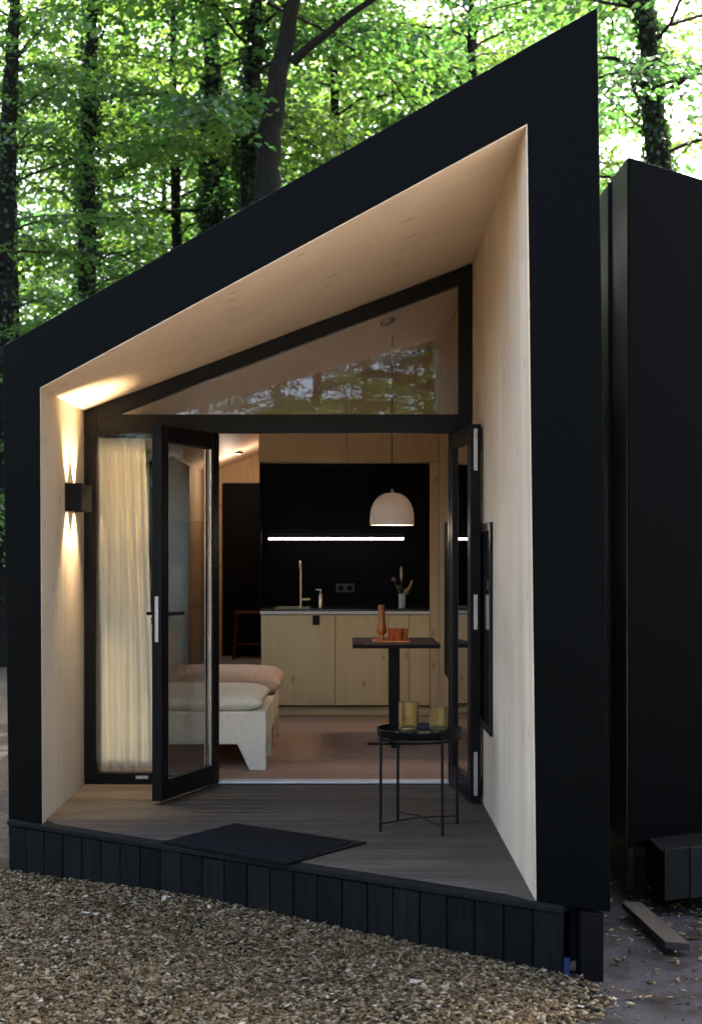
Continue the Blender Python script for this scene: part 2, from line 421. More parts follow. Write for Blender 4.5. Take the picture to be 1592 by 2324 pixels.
tag(link('leaf_litter', np_mesh('leaf_litter', cv, cf), mchip), 'thin litter of leaves and chips on the grey path at the right', 'litter', kind='stuff')
# soil under the chips follows the same heap
nx, ny = 60, 50
xs = np.linspace(-3.5, 0.85, nx); ys = np.linspace(-4.7, -0.6, ny)
gx, gy = np.meshgrid(xs, ys)
ed = np.clip(np.minimum.reduce([gx+3.5, (0.40-gx)+0.35*(gy+3.0), gy+4.7, -0.6-gy])/0.25, 0, 1)
gz = GZ - 0.012 + (0.012 + np.clip(chip_height(gx, gy), -0.01, 1))*ed
fi = np.array([(j*nx+i, j*nx+i+1, (j+1)*nx+i+1, (j+1)*nx+i) for j in range(ny-1) for i in range(nx-1)])
tag(link('mulch_bed', np_mesh('mulch_bed', np.stack([gx.ravel(), gy.ravel(), gz.ravel()], 1), fi), plain('dark_mulch_soil', (0.045,0.034,0.021), 0.95, var=.5, nscale=60, spec=.03), smooth=True), kind='structure')

# ================================================================== CABIN
cabin = tag(empty('cabin', (0, 0, 0)), 'black clad cabin with slanted roof, pale wood lined porch and open glass doors', 'cabin')
YB = 7.15                                # inner face of the back wall
# --- black front frame, a leaning arch cut on the slant
oBL, oTL, oTR, oBR = PF(20,1866), PF(5,786), PF(1355,15), PF(1385,2071)
iBL, iTL, iTR, iBR = PF(95,1873), PF(90,880), PF(1196,280), PF(1217,2048)
def ring(a, b, c, d, back):
    return MB().hexa([a, b, b+back, a+back, d, c, c+back, d+back])
bk = Vector((0, 0.06, 0))
mbf = MB().prism([oBL, iBL, iTL, iTR, iBR, oBR, oTR, oTL], bk)
# split the concave end caps into three quads each
mbf.f = [f for f in mbf.f if len(f) == 4] + [(0,1,2,7),(7,2,3,6),(6,3,4,5),(15,10,9,8),(14,11,10,15),(13,12,11,14)]
mbf.build('front_frame', M['black'], cabin, bevel=0.004)
# --- outer cladding behind the frame
YE = 7.4
xl0, xl1 = oTL.x + 0.02, iTL.x - 0.12
xr0, xr1 = 0.93, oTR.x - 0.005
def topz(X): return oTL.z + (oTR.z - oTL.z) * (X - oTL.x) / (oTR.x - oTL.x) - 0.01
WY0, WY1, WZ0, WZ1 = 1.55, 4.75, 0.26, 2.27          # opening of the side window
def wall_run(mb, x0, x1, segs, yf):
    for (ya, yb, za, zb) in segs:
        def z_at(x, z): return topz(x) - 0.02 if z is None else z
        mb.hexa([(x0, ya if ya is not None else yf(x0), za), (x1, ya if ya is not None else yf(x1), za), (x1, yb, za), (x0, yb, za),
                 (x0, ya if ya is not None else yf(x0), z_at(x0, zb)), (x1, ya if ya is not None else yf(x1), z_at(x1, zb)), (x1, yb, z_at(x1, zb)), (x0, yb, z_at(x0, zb))])
frontY = lambda X: FA + FB*X + 0.075
m_ = MB()
wall_run(m_, xl0, xl1, [(None, WY0, -0.12, None), (WY0+.0005, WY1-.0005, -0.12, WZ0), (WY0+.0005, WY1-.0005, WZ1, None), (WY1, YE, -0.12, None)], frontY)
m_.build('side_wall', M['black2'], cabin)
m_ = MB(); wall_run(m_, xr0, xr1, [(None, YE, -0.02, None)], frontY)
m_.build('side_wall', M['black2'], cabin)
# roof slab
ra, rb = oTL.x + 0.01, oTR.x - 0.003
def cz(X): return ceil_z(X) + 0.14
m_ = MB().hexa([(ra, frontY(ra), topz(ra)-0.15), (rb, frontY(rb), topz(rb)-0.15), (rb, YE, topz(rb)-0.15), (ra, YE, topz(ra)-0.15),
                (ra, frontY(ra), topz(ra)), (rb, frontY(rb), topz(rb)), (rb, YE, topz(rb)), (ra, YE, topz(ra))])
m_.build('roof', M['black'], cabin)
MB().box(-1.75, 0.93, YB+0.12, YE-0.005, -0.1, 2.5).add([(-1.75,YB+0.12,2.5),(0.93,YB+0.12,2.5),(0.93,YB+0.12,3.2),(-1.75,YB+0.12,2.52)], [(0,1,2,3)]).build('rear_wall', M['black2'], cabin)
# --- pale wood lining of the porch
e = 0.004
def lin(a, b, c, d, out, name, m):        # a,b front edge / c,d back edge, 'out' = thickness vector
    out = Vector(out)
    return MB().hexa([a, d, d+out, a+out, b, c, c+out, b+out]).build(name, m, cabin)
sh = Vector((0, 0.004, 0))
fl_b, fl_t = iBL + Vector((e,0,-0.01)) + sh, iTL + Vector((e,0,0)) + sh
fr_b, fr_t = iBR + Vector((-e,0,-0.01)) + sh, iTR + Vector((-e,0,0)) + sh
LXl, LXr = -1.6175, 0.800
lw = lin(fl_b, fl_t, Vector((LXl, 0.07, ceil_z(LXl)+0.005)), Vector((LXl, 0.07, -0.01)), (-0.10, 0.0675, 0), 'porch_wall', M['wall_wood'])
rw = lin(fr_b, fr_t, Vector((LXr, 0.07, ceil_z(LXr)+0.005)), Vector((LXr, 0.07, -0.01)), (0.10, 0, 0), 'porch_wall', M['wall_wood'])
cl_l, cl_r = iTL + Vector((0,0,-e)) + sh, iTR + Vector((0,0,-e)) + sh
bl, br = Vector((LXl+0.003, 0.07, ceil_z(LXl))), Vector((LXr-0.003, 0.07, ceil_z(LXr)))
up = Vector((0,0,0.13))
MB().hexa([cl_l, cl_r, br, bl, cl_l+up, cl_r+up, br+up, bl+up]).build('porch_ceiling', M['ceil_wood'], cabin)

# --- interior shell
IXl, IXr = -1.555, 0.835
m_ = MB()
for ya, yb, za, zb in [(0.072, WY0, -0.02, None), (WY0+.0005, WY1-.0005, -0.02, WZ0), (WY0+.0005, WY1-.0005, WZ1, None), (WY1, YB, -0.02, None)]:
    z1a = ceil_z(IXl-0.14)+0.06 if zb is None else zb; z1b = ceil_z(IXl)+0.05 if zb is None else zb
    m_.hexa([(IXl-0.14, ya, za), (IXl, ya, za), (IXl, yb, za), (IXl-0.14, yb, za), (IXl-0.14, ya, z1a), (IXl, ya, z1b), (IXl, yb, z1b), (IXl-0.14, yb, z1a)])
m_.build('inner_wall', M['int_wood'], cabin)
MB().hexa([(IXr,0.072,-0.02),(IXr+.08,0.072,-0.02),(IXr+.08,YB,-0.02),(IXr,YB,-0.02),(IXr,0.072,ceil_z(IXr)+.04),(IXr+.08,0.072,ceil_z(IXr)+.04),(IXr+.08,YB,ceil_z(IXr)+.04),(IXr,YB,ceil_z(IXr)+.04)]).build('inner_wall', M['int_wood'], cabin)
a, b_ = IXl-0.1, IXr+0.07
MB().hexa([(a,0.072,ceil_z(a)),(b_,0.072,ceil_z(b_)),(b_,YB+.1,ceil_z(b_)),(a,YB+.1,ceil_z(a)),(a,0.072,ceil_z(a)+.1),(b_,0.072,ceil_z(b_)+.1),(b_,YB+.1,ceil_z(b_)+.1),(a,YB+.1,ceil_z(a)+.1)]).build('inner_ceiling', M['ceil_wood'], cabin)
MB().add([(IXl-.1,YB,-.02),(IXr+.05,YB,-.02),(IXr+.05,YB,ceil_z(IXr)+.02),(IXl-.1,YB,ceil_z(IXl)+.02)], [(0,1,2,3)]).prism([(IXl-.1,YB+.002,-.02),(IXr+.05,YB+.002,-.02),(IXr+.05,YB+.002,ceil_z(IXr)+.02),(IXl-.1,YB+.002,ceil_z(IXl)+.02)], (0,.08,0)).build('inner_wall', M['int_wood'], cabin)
floor_m = wood('brown_floor', (0.33, 0.215, 0.155), (0.45, 0.31, 0.235), 'X', False, 0.19, 0.6, gscale=1.4, spec=0.08)
MB().box(IXl-0.02, IXr+0.02, 0.085, YB-0.002, -0.08, 0.006).build('inner_floor', floor_m, cabin)
# rest platform and black closet at the very back, left
MB().box(IXl+0.002, -0.70, 5.9, YB-0.004, 0.008, 0.262).build('platform', plain('grey_platform', (0.16, 0.17, 0.18), 0.7), cabin, bevel=0.006)
MB().box(-1.385, -0.60, YB-0.055, YB-0.006, 0.266, 2.237).build('closet_door', M['blackmatt'], cabin, bevel=0.003)

# --- side window in the left wall with a slatted blind
wf = MB()
for (ya, yb, za, zb) in [(WY0+.002, WY0+.06, WZ0+.002, WZ1-.002), (WY1-.06, WY1-.002, WZ0+.002, WZ1-.002), (WY0+.0605, WY1-.0605, WZ0+.002, WZ0+.06), (WY0+.0605, WY1-.0605, WZ1-.06, WZ1-.002), (3.12, 3.18, WZ0+.0605, WZ1-.0605)]:
    wf.box(-1.66, -1.60, ya, yb, za, zb)
swin = wf.build('side_window', M['frame'], cabin, bevel=0.003)
MB().box(-1.636, -1.628, WY0+.061, 3.119, WZ0+.061, WZ1-.061).build('pane', M['glass'], swin)
MB().box(-1.636, -1.628, 3.181, WY1-.061, WZ0+.061, WZ1-.061).build('pane', M['glass'], swin)
slat_m = plain('white_slat', (0.72, 0.72, 0.70), 0.5)
sl = None
for k in range(7):
    z = 0.36 + k*0.095
    if sl is None:
        sl = MB().box(-1.598, -1.525, WY0+.07, WY1-.07, -.003, .003).build('slat', slat_m, swin)
    else:
        sl = sl.copy(); COL.objects.link(sl); sl.parent = swin
    sl.location.z = z

# --- glazed front: frame members on the door plane
def DX(x): return (x - VX) / 365.0
def DZ(y): return H - (y - VY) / 365.0
y0, y1 = 0.0, 0.07
m_ = MB()
zt = lambda X, o=0.0: ceil_z(X) - 0.006 - o
xa, xb, xc, xd = LXl + 0.003, DX(218), DX(1040), LXr - 0.003
TH = 0.098
ztr0, ztr1 = DZ(982), DZ(940)
m_.hexa([(xa,y0,0.004),(xb,y0,0.004),(xb,y1,0.004),(xa,y1,0.004),(xa,y0,zt(xa)),(xb,y0,zt(xb)),(xb,y1,zt(xb)),(xa,y1,zt(xa))])           # left post
m_.hexa([(xc,y0,0.004),(xd,y0,0.004),(xd,y1,0.004),(xc,y1,0.004),(xc,y0,zt(xc)),(xd,y0,zt(xd)),(xd,y1,zt(xd)),(xc,y1,zt(xc))])           # right post
m_.hexa([(xb,y0+.001,zt(xb,TH)),(xc,y0+.001,zt(xc,TH)),(xc,y1-.001,zt(xc,TH)),(xb,y1-.001,zt(xb,TH)),(xb,y0+.001,zt(xb)-.001),(xc,y0+.001,zt(xc)-.001),(xc,y1-.001,zt(xc)-.001),(xb,y1-.001,zt(xb)-.001)])
m_.box(xb, xc, y0+.003, y1-.003, ztr0, ztr1)                                # transom
m_.box(DX(473), DX(494), y0+.002, y1-.002, 0.004, ztr0)                     # mullion
m_.box(DX(1018), xc, y0+.002, y1-.002, 0.004, ztr0)                         # right jamb
m_.box(xb, DX(473), y0+.003, y1-.003, 0.004, DZ(1755))                      # sill of the fixed light
gfr = m_.build('glazing_frame', M['frame'], cabin, bevel=0.003)
MB().prism([(xb-.01, 0.03, ztr1-.01), (xc+.01, 0.03, ztr1-.01), (xc+.01, 0.03, zt(xc,TH)+.02), (xb-.01, 0.03, max(zt(xb,TH)+.01, ztr1+.002))], (0, .012, 0)).build('pane', M['glass'], gfr)
MB().box(xb-.01, DX(473)+.01, 0.03, 0.042, DZ(1755)-.01, ztr0+.01).build('pane', M['glass2'], gfr)
MB().box(DX(494)+.001, DX(1018)-.001, -0.012, 0.084, 0.0045, 0.017).build('threshold', M['alu'], cabin, bevel=0.002)
tg = MB().box(DX(308), DX(336), -0.004, 0.0, DZ(1768), DZ(1761)).build('label_plate', M['steel'], gfr)

# --- door leaves, swung outwards
def door(hinge, free, handle, name='door'):
    hv, fv = Vector((*hinge, 0)), Vector((*free, 0))
    L = (fv - hv).length; ang = math.atan2(fv.y-hv.y, fv.x-hv.x)
    z0, z1, st, th = 0.022, ztr0 - 0.012, 0.085, 0.062
    m_ = MB()
    m_.box(0.0, st, -th/2, th/2, z0, z1); m_.box(L-st, L, -th/2, th/2, z0, z1)
    m_.box(st, L-st, -th/2+.001, th/2-.001, z0, z0+0.115); m_.box(st, L-st, -th/2+.001, th/2-.001, z1-0.10, z1)
    o = m_.build(name, M['frame'], cabin, bevel=0.004)
    o.location = (hinge[0], hinge[1], 0); o.rotation_euler = (0, 0, ang)
    MB().box(st-.008, L-st+.008, -.012, .012, z0+.107, z1-.092).build('pane', M['glass3'], o)
    bd = MB()      # glazing beads
    for s in (-1, 1):
        ya, yb = (s*.013, s*.024) if s > 0 else (s*.024, s*.013)
        bd.box(st, st+.012, ya, yb, z0+.116, z1-.101); bd.box(L-st-.012, L-st, ya, yb, z0+.116, z1-.101)
    bd.build('glazing_bead', M['steel'] if handle else M['frame'], o)
    def plate(za, zb): MB().box(L-.0005, L+.0025, -.011, .011, za, zb).build('lock_plate', M['steel'], o, bevel=.001)
    if handle:
        plate(0.93, 1.19)
        for s in (-1, 1):
            hb = MB().tube([(L-.042, s*th/2, 1.09), (L-.042, s*(th/2+.055), 1.09)], .010)
            hb.tube([(L-.042, s*(th/2+.050), 1.09), (L-.165, s*(th/2+.050), 1.09)], .010)
            hb.box(L-.064, L-.020, min(s*th/2, s*(th/2+.008)), max(s*th/2, s*(th/2+.008)), 1.00, 1.12)
            hb.build('handle', M['frame'], o, smooth=True)
    else:
        plate(1.91, 2.15); plate(1.0, 1.2); plate(0.05, 0.30)
    for z in (0.25, 1.1, 1.95):
        MB().tube([(-.008, 0, z-.05), (-.008, 0, z+.05)], .011).build('hinge', M['frame'], o, smooth=True)
    return o
door((DX(489), -0.045), (-1.066, -0.716), True)
door((DX(1030), -0.045), (0.752, -0.690), False)

# --- black framed side window recessed in the porch wall and its inner twin
pw = MB()
for ya, yb, za, zb in ((-1.19,-1.145,.455,1.603),(-.15,-.105,.455,1.603),(-1.1445,-.1505,.455,.50),(-1.1445,-.1505,1.558,1.603)): pw.box(0.780, 0.7985, ya, yb, za, zb)
pw = pw.build('porch_window', M['frame'], cabin, bevel=0.002)
MB().box(0.789, 0.7975, -1.144, -.151, .501, 1.557).build('pane', plain('dark_pane', (0.004,0.004,0.0045), 0.12, spec=.5), pw)
MB().box(0.7865, 0.7885, -1.04, -.98, 1.235, 1.285).build('switch_plate', plain('dark_grey_plate', (0.03, 0.03, 0.03), 0.4), pw)
MB().box(0.800, IXr-.002, 0.75, 2.42, 0.47, 1.68).build('wall_panel', M['blackmatt'], cabin, bevel=0.004)

# ================================================================== DECK
deck = tag(empty('deck', (0, 0, 0)), 'dark brown board deck of the porch with black vertical skirt boards', 'deck')
pw_, gap = 0.118, 0.006
Y = -0.006
while Y > -3.05:
    ya, yb = Y - pw_, Y
    # right limit
    xr_ = 0.797
    def xl_(yy):      # points must satisfy yy > FA + FB*x - off  => x > (FA - off - yy)/(-FB)... front line limit
        return max(-1.612, (yy - (FA + 0.045)) / FB)
    la, lb = xl_(ya), xl_(yb)
    if lb < xr_ - 0.02:
        la = min(la, xr_-0.01)
        MB().hexa([(la,ya,-.028),(xr_,ya,-.028),(xr_,yb,-.028),(lb,yb,-.028),(la,ya,0),(xr_,ya,0),(xr_,yb,0),(lb,yb,0)]).build('plank', M['deck'], deck, bevel=0.003, seg=1)
    Y -= pw_ + gap
# edge board following the slanted front
def slant(x0, x1, o0, o1, z0, z1):
    return MB().hexa([fpt(x0,o1,z0), fpt(x1,o1,z0), fpt(x1,o0,z0), fpt(x0,o0,z0), fpt(x0,o1,z1), fpt(x1,o1,z1), fpt(x1,o0,z1), fpt(x0,o0,z1)])
slant(-1.795, 0.905, -0.050, 0.036, -0.030, -0.002).build('edge_board', M['skirt'], deck, bevel=0.006)
XS0, XS1, NB = -1.79, 0.905, 24
bw = (XS1-XS0)/NB
for k in range(NB):
    x0 = XS0 + k*bw + 0.0025; x1 = XS0 + (k+1)*bw - 0.0025
    j = random.uniform(-.003, .003)
    slant(x0, x1, 0.004+j, 0.030+j, GZ-0.06, -0.032+random.uniform(-.004, .001)).build('skirt_board', M['skirt'], deck, bevel=0.003, seg=1)
m_ = MB()
m_.add([fpt(XS0, -0.02, GZ), fpt(XS1-.02, -0.02, GZ), fpt(XS1-.02, -0.02, -.035), fpt(XS0, -0.02, -.035)], [(0,1,2,3)])
m_.box(XS1-0.06, XS1-0.01, FA+FB*XS1+0.05, 0.5, GZ-.05, -0.06)
m_.build('substructure', M['blackmatt'], deck)
MB().box(0.955, 0.985, -2.72, 7.3, GZ-.05, -.025).build('underfloor_blocker', M['blackmatt'], cabin)  # added dark panel, hides the lit ground so the gap below stays dark
MB().box(-1.76, -1.73, -1.0, 7.3, GZ-.05, -.13).build('underfloor_blocker', M['blackmatt'], cabin)  # same added dark panel under the left wall
# steel foot under the right corner, earth pipe
tag(MB().box(0.955, 1.045, -3.0, -2.86, GZ-.1, -0.012).build('support_post', M['blackmatt'], None, bevel=.004), 'black steel support post under the right corner of the cabin', 'post')
pp = P(1276, 2180, -2.93)
tag(MB().tube([(0.897, -2.985, GZ-.05), (0.900, -2.98, -0.20)], 0.013, 12).build('pipe', plain('blue_plastic', (0.008, 0.018, 0.05), 0.4, spec=.2), None, smooth=True), 'short blue plastic pipe standing at the end of the skirt boards', 'pipe')
pl = MB().hexa([(1.37,-2.66,GZ+.015),(1.47,-2.69,GZ+.015),(1.40,-2.05,GZ+.03),(1.31,-2.05,GZ+.03),(1.37,-2.66,GZ+.047),(1.47,-2.69,GZ+.047),(1.40,-2.05,GZ+.062),(1.31,-2.05,GZ+.062)]).build('loose_plank', wood('weathered_plank', (0.022,0.019,0.015), (0.045,0.039,0.031), 'Y', False, spec=.08), None, bevel=.004)
pl.location.z = .03
tag(pl, 'loose weathered plank lying on the ground between the two cabins', 'plank')

# ================================================================== NEIGHBOUR UNIT
nb = tag(empty('neighbour_cabin', (1.389, -1.82, 0)), 'second black metal clad cabin close on the right, cut by the picture edge', 'cabin')
def nz(x): return 3.375 - 0.13*(x-1.389)
foot = [(1.389,-1.82),(4.4,-0.32),(4.4,5.5),(1.389,5.5)]
lo = [rel(nb, (x,y,-0.005)) for x,y in foot]; hi = [rel(nb, (x,y,nz(x))) for x,y in foot]
MB().hexa(lo+hi).build('body', plain('dark_sheet', (0.0007,0.0008,0.0010), 0.5, 0.0, 0.1, 2.0, 0.02, 40, 0.02), nb, bevel=.004)
MB().box(-.004, -.0008, .012, 7.3, 0.0, 3.372).build('side_cladding', plain('glossy_black_sheet', (0.002,0.0022,0.0026), 0.3, 0.0, 0.1, 3, spec=0.4), nb)
rib0 = None
for k in range(7):
    y = -1.40 + k*0.95
    if rib0 is None:
        rib0 = MB().box(-0.018, -0.0045, 0, 0.012, 0.01, 3.365).build('rib', M['black2'], nb); rib0.location = (0, y+1.82, 0)
    else:
        q = rib0.copy(); COL.objects.link(q); q.parent = nb; q.location = (0, y+1.82, 0)
MB().box(0.0, 0.03, 0.02, 0.06, -0.22, -0.006).build('corner_strip', M['frame'], nb)
q0 = None
for k in range(12):
    x = 1.50 + k*0.135; y = -2.08 + (x-1.5)*0.42
    o = MB().hexa([(0,-.02,-.24),(.129,.034,-.24),(.129,.056,-.24),(0,.002,-.24),(0,-.02,0),(.129,.034,0),(.129,.056,0),(0,.002,0)]).build('skirt_board', M['skirt'], nb, bevel=.002, seg=1) if q0 is None else q0.copy()
    if q0 is None: q0 = o
    else: COL.objects.link(o); o.parent = nb
    o.location = rel(nb, (x, y, 0.045+random.uniform(-.004,.004)))
MB().hexa([rel(nb,v) for v in [(1.50,-2.06,-.2),(3.1,-1.39,-.2),(3.1,-1.0,-.2),(1.5,-1.7,-.2),(1.50,-2.06,.03),(3.1,-1.39,.03),(3.1,-1.0,.03),(1.5,-1.7,.03)]]).build('step_core', M['blackmatt'], nb)

# ================================================================== KITCHEN
KY = 3.49
kit = tag(empty('kitchen_unit', (0, KY, 0)), 'kitchen block with pale spruce doors, black splashback and wood bulkhead', 'kitchen')
def K(x0, x1, ya, yb, z0, z1, name, m, bev=0.002, parent=kit):
    o = MB().box(x0, x1, ya-KY, yb-KY, z0, z1).build(name, m, parent, bevel=bev, seg=1); return o
KX0, KX1 = -0.727, 0.752
K(KX0+.006, KX1, KY+.022, 4.09, 0.09, 0.898, 'carcass', M['blackmatt'])
K(KX0, KX1, KY+.05, KY+.07, 0.008, 0.085, 'plinth', M['cab_wood'])
dx = [KX0, (760-VX)/F*12.0, 0.39, 0.572, KX1]
for k in range(len(dx)-1):
    dd = K(dx[k]+.002, dx[k+1]-.002, KY, KY+.02, 0.10, 0.893, 'cabinet_door', M['cab_wood'])
    if k == 0:
        K((709-VX)/F*12, (725-VX)/F*12, KY-.006, KY-.0005, 0.805, 0.888, 'handle', M['frame'], parent=dd)
K(KX0-.008, KX1, KY-.012, 4.09, 0.900, 0.927, 'countertop', plain('grey_worktop_edge', (0.52,0.51,0.48), 0.4))
K(KX0-.008, KX1, KY-.010, 4.09, 0.9275, 0.945, 'worktop', plain('black_worktop', (0.012,0.012,0.012), 0.3))
K(KX0-.008, 0.836, 4.092, 4.11, 0.0, 2.236, 'splashback', M['blackmatt'])
K(KX0-.016, KX0-.002, KY+.03, 4.10, 0.95, 2.236, 'side_panel', M['blackmatt'])
for xa_, xb_ in ((KX0, -0.235), (-0.232, 0.26), (0.263, KX1-.004)):
    K(xa_+.001, xb_-.001, 3.72, 4.088, 1.60, 2.234, 'upper_cabinet', M['blackmatt'])
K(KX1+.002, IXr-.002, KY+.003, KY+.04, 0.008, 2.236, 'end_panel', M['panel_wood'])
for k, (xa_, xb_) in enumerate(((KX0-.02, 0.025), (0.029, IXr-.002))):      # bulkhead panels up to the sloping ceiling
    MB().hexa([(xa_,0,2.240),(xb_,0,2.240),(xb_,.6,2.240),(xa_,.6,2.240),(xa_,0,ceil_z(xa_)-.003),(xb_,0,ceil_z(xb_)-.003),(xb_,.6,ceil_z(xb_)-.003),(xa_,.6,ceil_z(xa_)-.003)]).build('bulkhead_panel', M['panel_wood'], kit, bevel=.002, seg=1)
K(KX0-.02, KX0-.018+.01, 4.12, YB-.002, 0.008, 2.60, 'partition', M['int_wood'])

# lit strip below the upper cabinets
led = tag(MB().box((609-VX)/F*12.2, (916-VX)/F*12.2, 3.70, 3.716, 1.556, 1.574).build('strip_light', emit('strip_light_tube', (1.0, 0.82, 0.80), 1.2), None, bevel=.003), 'glowing pinkish white strip light across the black kitchen wall', 'light')
# sink, tap, soap, socket
sk = MB(); sk.box(-0.62, -0.30, 3.60, 3.616, 0.946, 0.951); sk.box(-0.62, -0.30, 3.96, 3.976, 0.946, 0.951); sk.box(-0.62, -0.604, 3.6165, 3.9595, 0.946, 0.951); sk.box(-0.316, -0.30, 3.6165, 3.9595, 0.946, 0.951)
sk.box(-0.603, -0.317, 3.617, 3.959, 0.9455, 0.947)
tag(sk.build('sink', M['brass'], None), 'champagne coloured sink rim set in the black worktop', 'sink')
tx = (682-VX)/F*12.25
tp = MB().lathe([(.024,0),(.024,.012),(.012,.016),(.012,.38)], (tx,3.80,0.947), 16)
tp.tube([(tx,3.80,1.32), (tx,3.80,1.345), (tx-.002,3.77,1.36), (tx-.002,3.66,1.36), (tx-.002,3.645,1.345), (tx-.002,3.643,1.31)], .011, 10)
tap = tp.build('tap', M['brass'], None, smooth=True)
tag(tap, 'tall slim champagne metal kitchen tap with side lever', 'tap')
MB().tube([(tx+.01,3.80,1.02),(tx+.085,3.80,1.02)], .012, 10).build('lever', M['brass'], tap, smooth=True)
dxp = (727-VX)/F*12.25
so = MB().lathe([(.022,0),(.022,.11),(.012,.125),(.008,.13),(.008,.165)], (dxp,3.80,0.947), 16)
so.tube([(dxp,3.80,1.107),(dxp-.045,3.77,1.107)], .007, 8)
tag(so.build('soap_dispenser', M['brass'], None, smooth=True), 'small champagne metal soap dispenser beside the tap', 'soap dispenser')
sxp = (783-VX)/F*12.55
sk_ = MB().box(sxp-.085, sxp+.085, 4.078, 4.0915, 1.075, 1.155).build('socket', plain('grey_socket', (0.02,0.022,0.025), 0.35, 0.5), None, bevel=.004)
tag(sk_, 'grey double wall socket on the black splashback', 'socket')
for q in (-.04, .04): MB().lathe([(.026,0),(.026,.004),(.022,.004),(.020,-.002)], (0,0,0), 20).build('socket_face', M['blackmatt'], sk_).matrix_local = Matrix.Translation((sxp+q, 4.0775, 1.115)) @ Matrix.Rotation(R(90), 4, 'X')

# vase with dried flowers
vx, vy, vz = (912-VX)/F*12.2, 3.72, 0.947
vase = tag(empty('vase', (vx, vy, vz)), 'slim glass vase of dried flowers on the black worktop', 'vase')
MB().lathe([(.028,0),(.032,.01),(.030,.10),(.035,.125),(.032,.125),(.027,.10),(.028,.012),(.0,.010)], (0,0,0), 20).build('glass_body', plain('clear_vase', (0.5,0.52,0.5), 0.15), vase, smooth=True)
for (ax, ay, hh, colr, kind) in [(-.008,.0,.34,(0.55,0.48,0.36),'spike'), (.085,.01,.23,(0.48,0.23,0.14),'spike'), (-.075,.0,.25,(0.16,0.08,0.12),'head'), (.03,-.02,.16,(0.35,0.25,0.10),'spike'), (-.03,.02,.18,(0.10,0.12,0.05),'head'), (.055,.0,.17,(0.45,0.36,0.14),'spike')]:
    st_ = MB().tube([(0,0,.02),(ax*.3,ay*.3,hh*.5),(ax,ay,hh)], .0025, 6).build('stem', plain('dry_stem', (0.20,0.15,0.07), 0.8), vase)
    if kind == 'spike':
        MB().tube([(ax*.72,ay*.72,hh*.70),(ax*.86,ay*.86,hh*.85),(ax*1.02,ay,hh*1.02),(ax*1.08,ay,hh*1.09)], [.004,.013,.010,.002], 7).build('bloom', plain('dry_bloom', colr, 0.9, var=.3, nscale=80), st_)
    else:
        MB().lathe([(.0,-.02),(.018,-.01),(.024,.004),(.015,.02),(.0,.026)], (ax,ay,hh), 9).build('bloom', plain('dry_head', colr, 0.9, var=.3, nscale=80), st_)

# ================================================================== DINING CORNER
TX, TY = (896-VX)/F*10.1, 1.72
tab = tag(empty('pedestal_table', (TX, TY, 0.006)), 'dark pedestal dining table with a single square column', 'table')
MB().box(-.315, .315, -.40, .40, .745, .775).build('tabletop', plain('dark_brown_laminate', (0.022,0.015,0.015), 0.5, spec=.08), tab, bevel=.004)
MB().box(-.042, .038, -.04, .04, .012, .744).build('column', M['frame'], tab, bevel=.004)
MB().box(-.20, .20, -.03, .03, .0005, .011).box(-.03, .03, -.20, -.031, .0005, .011).box(-.03, .03, .031, .20, .0005, .011).build('foot', M['frame'], tab, bevel=.002)
# pendant
px_, py_ = (889-VX)/F*10.3, 1.80
pen = tag(empty('pendant_lamp', (px_, py_, 1.647)), 'off white dome pendant lamp hanging on a thin black cord', 'lamp')
prof = [(.166,0),(.167,.02)] + [(.166*math.cos(t)**.80 if t < 1.55 else .0, .055+.190*math.sin(t)) for t in np.linspace(0, 1.5, 14)] 
prof += [(max(.0, r-.006), z-.006) for r, z in reversed(prof[2:])] + [(.160,.02),(.160,.001)]
om, nt, b = mat('opal_glass')
b.inputs['Base Color'].default_value = (0.74, 0.69, 0.65, 1); b.inputs['Roughness'].default_value = .45
tl = nt.nodes.new('ShaderNodeBsdfTranslucent'); tl.inputs[0].default_value = (.22, .20, .19, 1)
mx = nt.nodes.new('ShaderNodeMixShader'); mx.inputs[0].default_value = .34
nt.links.new(b.outputs[0], mx.inputs[1]); nt.links.new(tl.outputs[0], mx.inputs[2]); nt.links.new(mx.outputs[0], nt.nodes['Material Output'].inputs[0])
MB().lathe(prof, (0,0,0), 40, closed=True).build('shade', om, pen, smooth=True)
MB().lathe([(.012,.235),(.012,.262),(.004,.275)], (0,0,0), 12).build('cap', M['steel'], pen, smooth=True)
MB().tube([(0,0,.27),(0,0,ceil_z(px_)-1.647-.002)], .0035, 6).build('cord', M['blackmatt'], pen)
MB().lathe([(.0,.10),(.02,.105),(.028,.13),(.02,.16),(.015,.20),(.0,.20)], (0,0,0), 14).build('bulb', emit('lit_bulb', (1,.8,.6), 3.0), pen, smooth=True)
li = bpy.data.lights.new('pendant_bulb', 'POINT'); li.energy = 2.4; li.color = (1.0, .82, .64); li.shadow_soft_size = .15
lo_ = bpy.data.objects.new('pendant_bulb', li); COL.objects.link(lo_); lo_.parent = pen; lo_.location = (0, 0, .07)
